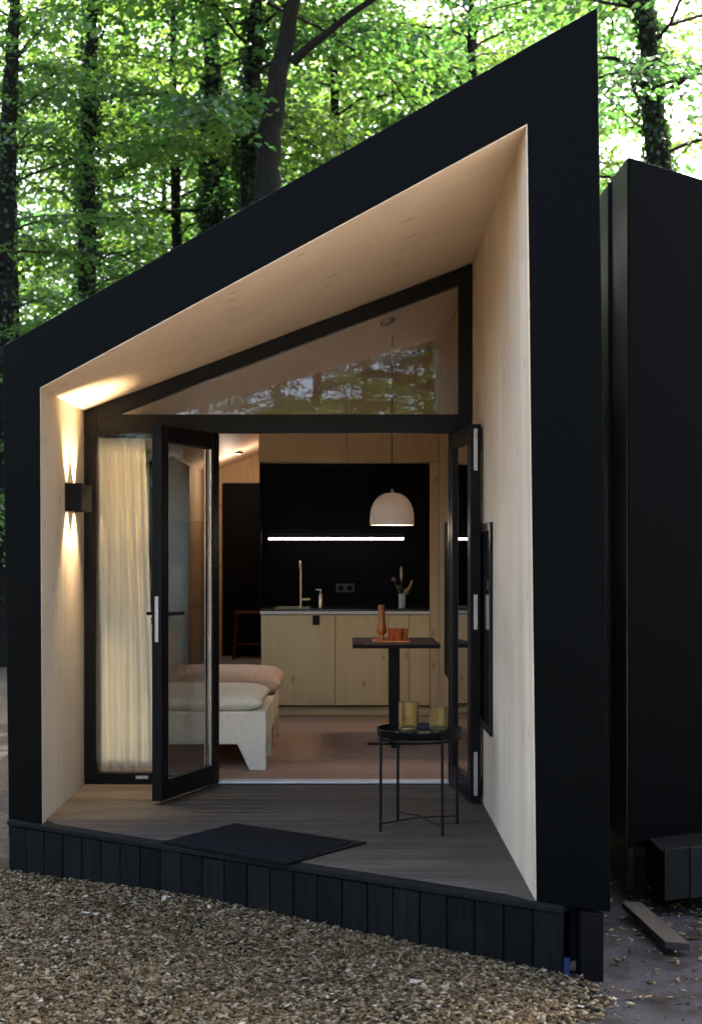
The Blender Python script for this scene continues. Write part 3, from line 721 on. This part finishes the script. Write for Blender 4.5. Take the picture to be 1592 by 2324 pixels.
# amber glass set
amber = plain('amber_glass', (0.52, 0.14, 0.035), 0.12, 0.0, 0.1, 10, spec=0.7)
tz = 0.006 + .7755
cx_, cy_ = (866-VX)/F*10.0, 1.56
cs = MB().lathe([(.040,0),(.040,.010),(.018,.020),(.016,.045),(.034,.062),(.038,.085),(.030,.13),(.025,.20),(.026,.268),(.021,.268),(.019,.20),(.0,.19)], (cx_,cy_,tz), 24)
tag(cs.build('candlestick', amber, None, smooth=True), 'tall orange glass candlestick on the dining table', 'candlestick')
tr_x = (889-VX)/F*10.0
tray = MB().box(tr_x-.135, tr_x+.125, 1.47, 1.66, tz, tz+.006)
for (a1,a2,b1,b2) in ((-.135,.125,1.462,1.4695),(-.135,.125,1.6605,1.668),(-.143,-.1355,1.462,1.668),(.1255,.133,1.462,1.668)): tray.box(tr_x+a1, tr_x+a2, b1, b2, tz, tz+.016)
# the candlestick stands on the tray's open corner, so lift it by the tray's thickness
bpy.data.objects['candlestick'].location.z = .0065
tag(tray.build('tray', amber, None, bevel=.002, seg=1), 'low amber tray under the orange glassware', 'tray')
labs = ['small amber tumbler nearest the candlestick', 'small amber tumbler in the middle of the tray', 'small amber tumbler at the right end of the tray']
for k, (ox, oy) in enumerate([(.005,.0),(.05,-.03),(.09,.02)]):
    tmb = MB().lathe([(.022,0),(.028,.012),(.033,.095),(.030,.095),(.025,.014),(.0,.010)], (tr_x+ox, 1.565+oy, tz+.0065), 18)
    tag(tmb.build('tumbler', amber if k != 2 else plain('pale_amber_glass', (0.55,0.26,0.10), 0.1), None, smooth=True), labs[k], 'glass', 'amber tumblers on the tray')

# ================================================================== SOFA, STOOL, CURTAIN
fab = plain('cream_boucle', (0.78, 0.745, 0.63), 0.95, var=.08, nscale=30, bmp=.35, bscale=320)
fab2 = plain('rose_beige_fabric', (0.68, 0.47, 0.34), 0.95, var=.08, nscale=30, bmp=.35, bscale=320)
sofa = tag(empty('sofa', (-1.05, 1.4, 0.006)), 'cream upholstered bench sofa with plump cushions along the left wall', 'sofa')
X0, X1 = -.49, .537
def endpanel(ya, yb):
    return [(X0,ya,0),(X0+.10,ya,0),(X0+.19,ya,.17),(X1-.19,ya,.17),(X1-.11,ya,0),(X1,ya,0),(X1,ya,.385),(X0,ya,.385)]
for ya, yb in ((-.90,-.80),(-.30,-.20),(.28,.38),(.80,.90)):
    pts = endpanel(ya, yb); n = len(pts)
    m_ = MB().prism([Vector(p) for p in pts], (0, yb-ya, 0))
    m_.f = [f for f in m_.f if len(f) == 4]
    for off in (0, n):
        for q in ((0,1,2,7),(7,2,3,6),(3,4,5,6)): m_.f.append(tuple(off+i for i in (q if off == 0 else q[::-1])))
    m_.build('leg_panel', fab if ya < 0 else fab2, sofa, bevel=.008)
MB().box(X0, X1-.003, -.798, -.302, .172, .382).box(X0, X1-.003, -.198, .278, .172, .382).box(X0, X1-.003, .382, .798, .172, .382).build('seat_base', fab, sofa, bevel=.008)
def cushion(x0,x1,y0,y1,z0,z1,m,name='cushion',puff=.5):
    nx_, ny_ = 14, 14; vs=[]; fs=[]
    def sup(t): return (1-abs(2*t-1)**5)**.5 if 0 < t < 1 else 0
    for sgn in (1,-1):
        for j in range(ny_+1):
            for i in range(nx_+1):
                u, v = i/nx_, j/ny_
                hgt = (sup(u)*sup(v))**.6
                zc = (z0+z1)/2
                vs.append((x0+(x1-x0)*u, y0+(y1-y0)*v, zc + sgn*(z1-z0)/2*hgt))
    o_ = (nx_+1)*(ny_+1)
    for s_ in (0,1):
        for j in range(ny_):
            for i in range(nx_):
                a_ = s_*o_+j*(nx_+1)+i; q=(a_,a_+1,a_+nx_+2,a_+nx_+1); fs.append(q if s_==0 else q[::-1])
    ob = MB().add(vs, fs).build(name, m, sofa, smooth=True)
    w = ob.modifiers.new('weld','WELD'); w.merge_threshold = .0008
    ss = ob.modifiers.new('sub','SUBSURF'); ss.levels = 1; ss.render_levels = 1
    return ob
cushion(X0, X1+.0, -.915, .06, .372, .505, fab)
cushion(X0, X1+.075, .10, .92, .372, .565, fab2)
cushion(X0-.0, X0+.20, -.86, .0, .50, .86, fab, 'back_cushion')
cushion(X0-.0, X0+.20, .12, .88, .53, .88, fab2, 'back_cushion')
# stool on the platform at the back
sx_, sy_, sz_ = (566-VX)/F*15.2, 6.7, 0.263
stl = tag(empty('stool', (sx_, sy_, sz_)), 'thin legged reddish brown stool before the black closet', 'stool')
rd = plain('reddish_brown_wood', (0.06, 0.020, 0.011), 0.5, spec=.2)
MB().box(-.16, .16, -.15, .15, .50, .53).build('seat', rd, stl, bevel=.006)
for a1 in (-1,1):
    for b1 in (-1,1): MB().tube([(a1*.17,b1*.16,0),(a1*.135,b1*.125,.50)], .013, 8).build('leg', rd, stl, smooth=True)
MB().box(-.15,.15,-.150,-.138,.16,.18).build('stretcher', rd, stl)
# curtain behind the fixed pane
def curtain():
    cm, nt, b = mat('cream_curtain')
    v = coords(nt); n1 = noise(nt, v, 300, 2); c = ramp(nt, noise(nt, v, 3, 3).outputs[0], [(.3,(.80,.74,.58)),(.7,(.86,.81,.66))]).outputs[0]
    nt.links.new(c, b.inputs['Base Color']); b.inputs['Roughness'].default_value = .9
    bump(nt, b, n1.outputs[0], .2, .001)
    nu, nv = 150, 24; vs=[]; fs=[]
    xa_, xb_ = (214-VX)/F*8.66, (350-VX)/F*8.66
    for j in range(nv+1):
        t = j/nv; z = 0.045 + (2.165-0.045)*t
        for i in range(nu+1):
            u = i/nu
            ph = u*5.4*2*math.pi + .5*math.sin(u*7) + .10*math.sin(t*4+u*6)
            amp = .015*(1-.35*t**6) * (.9+.2*math.sin(u*11+1))
            x = xa_ + (xb_-xa_)*u*(1.0 - .17*t**1.5) + .004*math.sin(t*6+u*8)
            pinch = .006*math.sin(u*24*2*math.pi)*max(0,(t-.94)/.06)
            vs.append((x, .165 + amp*math.sin(ph) + pinch, z))
    for j in range(nv):
        for i in range(nu):
            a_=j*(nu+1)+i; fs.append((a_,a_+1,a_+nu+2,a_+nu+1))
    e_ = tag(empty('curtain', (0,0,0)), 'cream floor length curtain gathered behind the fixed glass pane', 'curtain')
    o_ = MB().add(vs, fs).build('drape', cm, e_, smooth=True)
    so_ = o_.modifiers.new('solid','SOLIDIFY'); so_.thickness = .003
    MB().box(-1.552, -0.80, .145, .185, 2.17, 2.19).build('rail', M['frame'], e_)
curtain()
def sheer():
    sm, nt, b = mat('sheer_grey_cloth')
    b.inputs['Base Color'].default_value = (.70, .69, .67, 1); b.inputs['Roughness'].default_value = .9
    tl = nt.nodes.new('ShaderNodeBsdfTranslucent'); tl.inputs[0].default_value = (.74, .73, .70, 1)
    mx = nt.nodes.new('ShaderNodeMixShader'); mx.inputs[0].default_value = .55
    nt.links.new(b.outputs[0], mx.inputs[1]); nt.links.new(tl.outputs[0], mx.inputs[2]); nt.links.new(mx.outputs[0], nt.nodes['Material Output'].inputs[0])
    vs=[]; fs=[]; nu=90
    for z in (0.04, 2.28):
        for i in range(nu+1):
            u=i/nu; vs.append((-1.505+.014*math.sin(u*11*2*math.pi+.5*math.sin(u*13)), 3.25+1.55*u, z))
    for i in range(nu): fs.append((i,i+1,i+nu+2,i+nu+1))
    o_ = MB().add(vs, fs).build('sheer_curtain', sm, None, smooth=True)
    so_ = o_.modifiers.new('solid','SOLIDIFY'); so_.thickness = .002
    tag(o_, 'pale sheer curtain on the left side window deep inside', 'curtain')
sheer()
# sensor on the inner ceiling
zc_ = ceil_z(0.30)
det = MB().lathe([(.0,0),(.055,0),(.055,-.022),(.045,-.034),(.0,-.036)], (0,0,0), 24).build('smoke_detector', plain('grey_detector', (0.16,0.15,0.14), 0.5), None, smooth=True)
det.location = (0.30, 0.95, zc_-.001); det.rotation_euler = (0, -math.atan(CEILS), 0)
tag(det, 'small grey round smoke detector on the sloping ceiling', 'smoke detector')

# ceiling spot in the rear room
csx, csy = -1.12, 6.0; csz = ceil_z(csx)
spot = tag(empty('ceiling_spot', (csx, csy, csz-.002)), 'small flat ceiling fitting in the rear room at the left', 'lamp')
MB().lathe([(.0,0),(.05,0),(.05,-.012),(.035,-.018),(.0,-.018)], (0,0,0), 20).build('base', M['blackmatt'], spot, smooth=True)
MB().lathe([(.0,-.019),(.028,-.019),(.020,-.028),(.0,-.030)], (0,0,0), 16).build('lens', emit('spot_lens', (1,.8,.65), 0.12), spot, smooth=True)
li = bpy.data.lights.new('spot_bulb', 'POINT'); li.energy = 1.6; li.color = (1.0, .76, .60); li.shadow_soft_size = .02
lo_ = bpy.data.objects.new('spot_bulb', li); COL.objects.link(lo_); lo_.parent = spot; lo_.location = (0, 0, -.30)

# ================================================================== PORCH THINGS
# wall lamp throwing two beams up and two beams down
SY0, SY1, SZ0, SZ1 = -0.60, -0.275, 1.682, 1.842
lamp = tag(empty('wall_lamp', (LXl+.003, (SY0+SY1)/2, (SZ0+SZ1)/2)), 'black box wall lamp throwing warm beams up and down', 'lamp')
ox = LXl + 0.003; w_ = 0.098
m_ = MB()
m_.box(ox, ox+.006, SY0+.0065, SY1-.0065, SZ0, SZ1); m_.box(ox+w_-.006, ox+w_, SY0+.0065, SY1-.0065, SZ0, SZ1)
m_.box(ox, ox+w_, SY0, SY0+.006, SZ0, SZ1); m_.box(ox, ox+w_, SY1-.006, SY1, SZ0, SZ1)
m_.box(ox+.0065, ox+w_-.0065, SY0+.0065, SY1-.0065, 1.752, 1.772)
m_.v = [tuple(Vector(v)-lamp.location) for v in m_.v]
m_.build('housing', M['frame'], lamp)
lm = emit('warm_lens', (1.0, 0.72, 0.40), 6.0)
for yy in (-0.545, -0.33):
    for s in (1, -1):
        z_ = 1.762 + s*.022
        MB().lathe([(.0,0),(.017,0),(.017,.004),(.0,.004)], Vector((ox+.052, yy, z_-.002 - (.0 if s>0 else .0))) - lamp.location, 16).build('lens', lm, lamp)
        li = bpy.data.lights.new('lamp_beam', 'SPOT'); li.energy = 12.0 if s > 0 else 10.0; li.color = (1.0, 0.76, 0.47); li.spot_size = R(66 if s > 0 else 74); li.spot_blend = 1.0; li.shadow_soft_size = 0.008
        lo_ = bpy.data.objects.new('lamp_beam', li); COL.objects.link(lo_); lo_.parent = lamp
        lo_.location = Vector((ox+.046, yy, 1.762 + s*.034)) - lamp.location
        dvec = Vector((-0.05, 0, s)); lo_.rotation_euler = dvec.to_track_quat('-Z', 'Y').to_euler()

# round tray table with two glass mugs
st = tag(empty('side_table', (0.395, -1.348, 0.001)), 'small round black metal tray table with four thin legs on the deck', 'side table')
MB().lathe([(.0,.488),(.212,.488),(.214,.490),(.222,.522),(.226,.522),(.219,.486),(.214,.481),(.0,.481)], (0,0,0), 48).build('tray', M['frame'], st, smooth=True)
fr = MB()
ringp = [(.212*math.cos(a), .212*math.sin(a), .470) for a in np.linspace(0, 2*math.pi, 37)]
fr.tube(ringp, .006, 8, cap=False); fr.build('ring', M['frame'], st, smooth=True)
a0 = R(27)
for k in range(4):
    a = a0 + k*math.pi/2; c, s = math.cos(a), math.sin(a)
    MB().tube([(.232*c,.232*s,0),(.229*c,.229*s,.50)], .0075, 8).build('leg', M['frame'], st, smooth=True)
for k in range(2):
    a = a0 + k*math.pi/2; c, s = math.cos(a), math.sin(a)
    MB().tube([(.232*c,.232*s,.040+k*.004),(0,0,.052+k*.008),(-.232*c,-.232*s,.040+k*.004)], .0035, 6).build('cross_bar', M['frame'], st, smooth=True)
mug_m, nt, b = mat('pale_green_glass')
b.inputs['Base Color'].default_value = (0.97, 0.90, 0.58, 1); b.inputs['Transmission Weight'].default_value = 0.97; b.inputs['Roughness'].default_value = 0.12; b.inputs['IOR'].default_value = 1.2
nz_ = noise(nt, coords(nt, (1,1,.4)), 60, 2); bump(nt, b, nz_.outputs[0], .3, .003)
def mug(x, y, r, h, label, ha):
    e_ = tag(empty('glass_holder', (x, y, .4905)), label, 'candle holder', 'glass holders on the tray table')
    MB().lathe([(r*.93,0),(r,.008),(r,h),(r-.004,h),(r-.005,.016),(.0,.014)], (0,0,0), 28).build('body', mug_m, e_, smooth=True)
    MB().lathe([(r*.80,.0145),(r*.80,.030),(.0,.030)], (0,0,0), 20).build('candle', plain('white_wax', (.75,.75,.70), .4), e_, smooth=True)
mug(.337, -1.36, .052, .168, 'taller pale green glass candle holder, left one on the tray table', R(160))
mug(.497, -1.37, .050, .138, 'shorter pale green glass candle holder, right one on the tray table', R(20))
# door mat
mt = [PG(365,1915), PG(650,1965), PG(832,1915), PG(532,1872)]
ctr = sum(mt, Vector())/4
mmat, nt, b = mat('black_rubber_mat')
v = coords(nt, (1,1,1), rot=(0,0,R(34)))
wv = nt.nodes.new('ShaderNodeTexWave'); wv.inputs['Scale'].default_value = 9; wv.inputs['Distortion'].default_value = 0; nt.links.new(v, wv.inputs['Vector'])
c = ramp(nt, wv.outputs[0], [(.3,(.0035,.004,.005)),(.7,(.012,.013,.016))]).outputs[0]
nt.links.new(c, b.inputs['Base Color']); b.inputs['Roughness'].default_value = .8; b.inputs['Specular IOR Level'].default_value = .08
mat_o = tag(empty('door_mat', (ctr.x, ctr.y, .0005)), 'black ribbed rubber door mat lying slantwise on the deck', 'mat')
q = [Vector((p.x-ctr.x, p.y-ctr.y, 0)) for p in mt]
MB().hexa(q + [p+Vector((0,0,.008)) for p in q]).build('backing', M['blackmatt'], mat_o, bevel=.003)
u_, v_ = (q[1]-q[0]), (q[3]-q[0])
ribs = MB(); nr = 38
zig = 5
for k in range(nr):
    t0, t1 = (k+.15)/nr, (k+.72)/nr
    for j in range(zig*2):
        s0, s1 = .02+.96*j/(zig*2), .02+.96*(j+1)/(zig*2)-.004
        sk1, sk2 = (.0,.55/nr) if j%2==0 else (.55/nr,.0)
        A = lambda t,s: q[0] + u_*min(.99,max(.01,t*.97+.012)) + v_*s
        ribs.hexa([A(t0+sk1,s0)+Vector((0,0,.0082)), A(t1+sk1,s0)+Vector((0,0,.0082)), A(t1+sk2,s1)+Vector((0,0,.0082)), A(t0+sk2,s1)+Vector((0,0,.0082)),
                   A(t0+sk1,s0)+Vector((0,0,.013)), A(t1+sk1,s0)+Vector((0,0,.013)), A(t1+sk2,s1)+Vector((0,0,.013)), A(t0+sk2,s1)+Vector((0,0,.013))])
tag(ribs.build('ribs', mmat, mat_o), kind='stuff')

# ================================================================== TREES
def leaf_quads(pos, dirv, nor, L, W, r):
    n = len(pos); side = np.cross(dirv, nor)
    fold = (r.uniform(.05, .35, n)*W)[:, None]*nor; L = L[:, None]; W = W[:, None]
    curl = nor*(-(L*r.uniform(0, .25, n)[:, None]))
    b0 = pos; tip = pos + dirv*L + curl
    l1 = pos + dirv*L*.28 + side*W*.5 + fold; l2 = pos + dirv*L*.68 + side*W*.42 + fold + curl*.4
    r1 = pos + dirv*L*.28 - side*W*.5 + fold; r2 = pos + dirv*L*.68 - side*W*.42 + fold + curl*.4
    v = np.stack([b0, l1, l2, tip, r2, r1], 1).reshape(-1, 3)
    i = (np.arange(n)*6)[:, None, None]
    f = (np.array([[0,3,2,1],[0,5,4,3]])[None] + i).reshape(-1, 4)
    return v, f
def norm(a): return a/np.maximum(np.linalg.norm(a, axis=-1, keepdims=True), 1e-9)

def make_crown(seed, hmin, hmax, reach, n_branch, leaf=(.09, .165), tw_gap=.185, lf_gap=.048):
    """limbs leaving the stem in tiers, flat sprays of leaves along their twigs"""
    r = np.random.default_rng(seed)
    wood_ = MB(); LP = []; LD = []; LN = []
    for b in range(n_branch):
        t = (b + r.random())/n_branch
        h = hmin + (hmax-hmin)*t
        az = b*2.39996 + r.normal(0, .35)
        L = reach*(1.0 - .62*max(0, t-.25)/.75)*r.uniform(.65, 1.12)
        rise = r.uniform(.05, .42) + .7*t*t
        d0 = np.array([math.cos(az), math.sin(az), 0.0]); npt = 9
        s = np.linspace(0, 1, npt)
        bend = r.normal(0, .22)
        pts = np.stack([d0[0]*L*s - d0[1]*bend*L*s*s, d0[1]*L*s + d0[0]*bend*L*s*s, h + L*(rise*s - .34*s**2.2)], 1)
        pts[1:-1] += r.normal(0, .035, (npt-2, 3))
        wood_.tube(pts, [max(.007, .030*(1-.85*q)*(.6+.5*reach/5)) for q in s], 5, cap=False)
        ntw = int(L/tw_gap)
        for k in range(ntw):
            u = .16 + .84*(k + r.random())/ntw
            x = u*(npt-1); i0 = min(int(x), npt-2); p = pts[i0] + (pts[i0+1]-pts[i0])*(x-i0)
            tan = pts[i0+1]-pts[i0]; tan /= np.linalg.norm(tan)
            sgn = 1 if (k % 2) else -1
            sidev = np.array([-tan[1], tan[0], 0])*sgn; sidev /= np.linalg.norm(sidev)
            td = tan*r.uniform(.45, .9) + sidev*r.uniform(.6, 1) + np.array([0, 0, r.normal(-.02, .16)]); td /= np.linalg.norm(td)
            tl = L*.30*(1.15-.65*u)*r.uniform(.6, 1.3) + .22
            nl = max(5, int(tl/lf_gap))
            w = (np.arange(nl)+r.random(nl))/nl
            pos = p + td*(w*tl)[:, None] + np.stack([0*w, 0*w, -.20*tl*w**2], 1)
            pls = norm(np.cross(td, [0, 0, 1.0])[None])[0]*np.where(np.arange(nl) % 2, 1, -1)[:, None]
            ld = norm(td[None]*.55 + pls*r.uniform(.5, 1.1, nl)[:, None] + r.normal(0, .22, (nl, 3)) - np.array([0, 0, .22]))
            ln = np.array([0, 0, 1.0])[None] + r.normal(0, .36, (nl, 3))
            ln = norm(ln - ld*np.sum(ln*ld, 1, keepdims=True))
            # spread each spray a little in width and height
            pos = pos + pls*(r.uniform(0, .16, nl)*(.4+tl))[:, None] + r.normal(0, .05, (nl, 3))
            LP.append(pos); LD.append(ld); LN.append(ln)
            if k % 2 == 0: wood_.tube([p, p+td*tl*.5, p+td*tl*.9-np.array([0,0,.16*tl])], [.008, .005, .002], 3, cap=False)
    LP = np.concatenate(LP); LD = np.concatenate(LD); LN = np.concatenate(LN); n = len(LP)
    Ls = r.uniform(leaf[0], leaf[1], n); Ws = Ls*r.uniform(.58, .82, n)
    v, f = leaf_quads(LP, LD, LN, Ls, Ws, r)
    return np_mesh('crown', v, f), wood_, n

def bark_mat(name, lo, hi):
    m, nt, b = mat(name)
    v = coords(nt, (9, 9, 2.0)); n1 = noise(nt, v, 2.2, 8, 0.7, .4); n2 = noise(nt, coords(nt), 1.2, 4)
    c = ramp(nt, n1.outputs[0], [(.35, lo), (.65, hi)]).outputs[0]
    c = mixc(nt, ramp(nt, n2.outputs[0], [(.45, (0,)*3), (.65, (.5,)*3)]).outputs[0], c, (.010, .014, .006))
    nt.links.new(c, b.inputs['Base Color']); b.inputs['Roughness'].default_value = .9; b.inputs['Specular IOR Level'].default_value = .1
    bump(nt, b, n1.outputs[0], .8, .03)
    return m
M['bark'] = bark_mat('grey_brown_bark', (.006, .005, .0042), (.019, .016, .0135))
M['twig'] = plain('twig_bark', (.018, .015, .012), .85, spec=.1)
LEAVES = [leaf_mat('fresh_leaf', (.024, .062, .012), (.062, .128, .020), (.145, .32, .042)),
          leaf_mat('deep_leaf', (.018, .050, .014), (.046, .098, .022), (.10, .25, .050)),
          leaf_mat('lime_leaf', (.036, .080, .012), (.085, .15, .020), (.23, .39, .042))]
M['ivy'] = leaf_mat('ivy_leaf', (.008, .022, .007), (.022, .050, .014), (.06, .14, .02), .03)

CROWNS = []
for k, (sd_, h0, h1, rc, nbh) in enumerate([(21, 3.6, 17, 5.2, 40), (22, 3.9, 15, 4.4, 36), (23, 4.6, 19, 5.6, 42), (24, 3.4, 13, 4.0, 34)]):
    me, wd, n = make_crown(sd_, h0, h1, rc, nbh)
    me.materials.append(LEAVES[k % 3])
    wme = bpy.data.meshes.new('limbs'); wme.from_pydata(wd.v, [], wd.f); wme.update(); wme.materials.append(M['twig'])
    CROWNS.append((me, wme, n))
print('leaves per crown', [c[2] for c in CROWNS])

def trunk_mesh(pts, rad, n=14, seed=0):
    r = random.Random(seed); mb = MB()
    P_ = [Vector(p) for p in pts]
    # resample to an uneven, tapering stem
    out = []; rr = []
    for i in range(len(P_)-1):
        for k in range(6):
            t = k/6; out.append(P_[i].lerp(P_[i+1], t)); rr.append(rad[i]*(1-t)+rad[i+1]*t)
    out.append(P_[-1]); rr.append(rad[-1])
    for i in range(1, len(out)-1): out[i] = out[i] + Vector((r.gauss(0,.012), r.gauss(0,.012), 0)); rr[i] *= r.uniform(.95,1.05)
    rr[0] *= 1.5; 
    if len(rr) > 2: rr[1] *= 1.15
    mb.tube(out, rr, n); return mb, out, rr
def ivy_on(out, rr, z0, z1, count, seed, parent):
    r = np.random.default_rng(seed)
    o = np.array([tuple(p) for p in out]); zz = o[:, 2]
    z = r.uniform(z0, z1, count); x = np.interp(z, zz, o[:, 0]); y = np.interp(z, zz, o[:, 1]); ra = np.interp(z, zz, np.array(rr))
    a = r.uniform(0, 2*np.pi, count); nrm = np.stack([np.cos(a), np.sin(a), 0*a], 1)
    clump = .5 + .5*np.sin(z*3.1 + a*2) 
    pos = np.stack([x, y, z], 1) + nrm*(ra + r.uniform(.0, .16, count)*clump)[:, None]
    ld = norm(nrm*.5 + r.normal(0, .5, (count, 3)) - np.array([0, 0, .5])); ln = nrm + r.normal(0, .45, (count, 3)); ln = norm(ln - ld*np.sum(ln*ld, 1, keepdims=True))
    L = r.uniform(.05, .095, count)
    v, f = leaf_quads(pos, ld, ln, L, L*.85, r)
    return link('ivy', np_mesh('ivy', v, f), M['ivy'], parent)

def tree(x, y, variant, rot, rad, label, group=None, pts=None, branches=(), ivy=0, scale=1.0, h=15, crown_dz=0.0, name='leafy_tree', seed=0):
    e_ = empty(name, (x, y, GZ)); tag(e_, label, 'tree', group)
    if pts is None:
        r = random.Random(seed+5)
        lx, ly = r.gauss(0, .25), r.gauss(0, .25)
        pts = [(0,0,-.1), (lx*.2, ly*.2, h*.25), (lx, ly, h*.55), (lx*1.2, ly*1.2, h*.8), (lx*1.3, ly*1.3, h)]
        rd_ = [rad, rad*.85, rad*.62, rad*.4, rad*.12]
    else:
        rd_ = [rad, rad*.93] + [rad*max(.15, .93 - .75*(i/(len(pts)-2))**1.2) for i in range(1, len(pts)-1)]
    mb, out, rr = trunk_mesh(pts, rd_, 14, seed)
    for bp, br_ in branches: mb.tube(bp, br_, 8)
    mb.build('trunk', M['bark'], e_, smooth=True)
    me, wme, n = CROWNS[variant]
    mid = Vector((0,0,0))
    i_ = min(range(len(out)), key=lambda i: abs(out[i].z - 8)); off = Vector((out[i_].x*.8, out[i_].y*.8, crown_dz))
    for nm, data in (('crown', me), ('limbs', wme)):
        o = bpy.data.objects.new(nm, data); COL.objects.link(o); o.parent = e_
        o.location = off; o.rotation_euler = (0, 0, rot); o.scale = (scale,)*3
    if ivy: ivy_on(out, rr, 1.0, min(12, h*.8), ivy, seed+3, e_)
    return e_

def wpt(x, y, d):            # a measured point at distance d, as an offset from a tree base
    return P(x, y, d - D)
def hero(px, d, prof, rad, *a, **k):
    b = P(px, 1255, d - D); bx, by = b.x, b.y
    pts = [(0, 0, -.1)]
    for (x, y) in prof:
        w = P(x, y, d - D); pts.append((w.x-bx, 0, w.z-GZ))
    return bx, by, pts
# the leaning trunk above the roof, with its long limb to the right
d = 20.7; bx, by, pts = hero(606, d, [(607, 420), (612, 300), (632, 170), (668, 0), (715, -260), (740, -560)], .19)
def off(px, py, dd): w = P(px, py, dd-D); return Vector((w.x-bx, w.y-by, w.z-GZ))
brs = [([off(664,142,d), off(690,115,d-.1), off(740,75,d-.2), off(800,28,d-.3), off(860,-12,d-.4), off(980,-90,d-.6)], [.085,.07,.058,.05,.042,.015])]
tree(bx, by, 0, 0.4, .215, 'large bare leaning trunk with a limb reaching right above the roof', pts=pts, branches=brs, h=13, seed=1, ivy=0, crown_dz=6.2)
d = 24.0; bx, by, pts = hero(566, d, [(566,420), (570,250), (578,90), (585,-60), (590,-400), (592,-700)], .2)
tree(bx, by, 1, 1.9, .19, 'dark ivy clad trunk just left of the leaning trunk', pts=pts, h=14, seed=2, ivy=5200, crown_dz=4.6)
d = 27.0; bx, by, pts = hero(482, d, [(482,400), (483,220), (480,60), (478,-100), (476,-400), (476,-640)], .2)
tree(bx, by, 2, 3.1, .22, 'ivy wrapped trunk second to the left of the leaning trunk', pts=pts, h=14, seed=3, ivy=5600, crown_dz=3.6)
d = 23.5; bx, by, pts = hero(198, d, [(196,470), (200,300), (206,130), (212,0), (220,-300), (224,-640)], .2)
tree(bx, by, 3, .8, .17, 'slim dark trunk amid dense leaves above the low roof end', pts=pts, h=14, seed=4, ivy=2600, scale=.78)
d = 21.0; bx, by, pts = hero(12, d, [(8,560), (14,380), (22,200), (30,60), (36,-200), (40,-620)], .2)
tree(bx, by, 0, 4.2, .17, 'dark trunk at the far left edge of the picture', pts=pts, h=13, seed=5, ivy=1200, scale=.66)
d = 20.0; bx, by, pts = hero(1496, d, [(1496,420), (1488,300), (1476,160), (1460,0), (1440,-240), (1425,-560)], .2)
brs = [([off(1478,190,d), off(1440,160,d-.1), off(1395,132,d-.2), off(1350,128,d-.4), off(1290,90,d-.6)], [.05,.042,.034,.026,.01]),
       ([off(1486,230,d), off(1530,195,d+.1), off(1575,160,d+.2), off(1640,120,d+.3)], [.06,.05,.04,.015]),
       ([off(1462,20,d), off(1430,5,d-.1), off(1390,-20,d-.2)], [.05,.04,.02])]
tree(bx, by, 1, 2.7, .20, 'ivy grown trunk rising behind the second cabin at the right', pts=pts, branches=brs, h=13, seed=6, ivy=3600, crown_dz=3.2)

# more trees deeper in the wood, some told apart only by their crowns
deep = [(-3.2, 20.5, 3, 2.2), (-0.2, 19.0, 1, 3.9), (2.7, 18.0, 3, 5.0), (3.0, 24.5, 2, .3), (5.4, 30.0, 0, 2.4), (-7.6, 24.0, 2, 2.9),
        (-5.2, 30.0, 1, 4.4), (-1.2, 30.0, 2, 5.6), (1.7, 28.0, 3, .9), (8.6, 28.0, 2, 3.3), (-9.5, 33.0, 1, .1), (0.6, 38.0, 2, 1.7), (-6.8, 41.0, 2, .6), (-2.6, 44.0, 0, 2.6), (3.6, 43.0, 0, 4.1), (-10.5, 46.0, 2, 5.2), (6.4, 47.0, 2, 3.0), (-8.4, 52.0, 0, 1.3), (-4.4, 54.0, 2, 3.4), (0.4, 51.0, 0, 5.5), (4.4, 56.0, 2, 2.1)]
for k, (x, y, vv, ro) in enumerate(deep):
    tree(x, y, vv, ro, random.uniform(.10, .2), 'leafy tree standing among others deep in the wood behind the cabins', 'leafy trees deep in the wood', h=16, seed=20+k, scale=random.uniform(.95, 1.15)*(1.0 if y < 40 else 1.3), ivy=0)
# trees on the near side of the clearing: the upper pane mirrors them
near = [(-9.5, -31, 0, .5), (-4.5, -34, 2, 1.6), (-1.0, -31, 1, 2.8), (2.6, -33, 3, 4.0), (6.5, -31, 0, 5.1), (11, -33, 3, .9), (4.2, -39, 2, 2.0), (-2.6, -40, 0, 3.6), (0.8, -37, 2, 1.1), (4.6, -35.5, 0, 3.2), (7.4, -40, 2, .2)]
for k, (x, y, vv, ro) in enumerate(near):
    tree(x, y, vv, ro, random.uniform(.14, .22), 'leafy tree across the clearing, seen only mirrored in the upper pane', 'mirrored trees across the clearing', h=16, seed=60+k, scale=1.0, crown_dz=-1.2)
for k, (x, y, vv, ro) in enumerate([(-13, 3, 1, .3), (-15, 9, 2, 2.2), (-12.5, 15, 0, 4.0), (-17, 17, 2, 1.0), (-14.5, -3, 3, 5.0)]):
    tree(x, y, vv, ro, random.uniform(.14, .22), 'leafy tree left of the cabin, glimpsed only through the side window', 'trees beyond the side window', h=16, seed=90+k, crown_dz=-1.5)
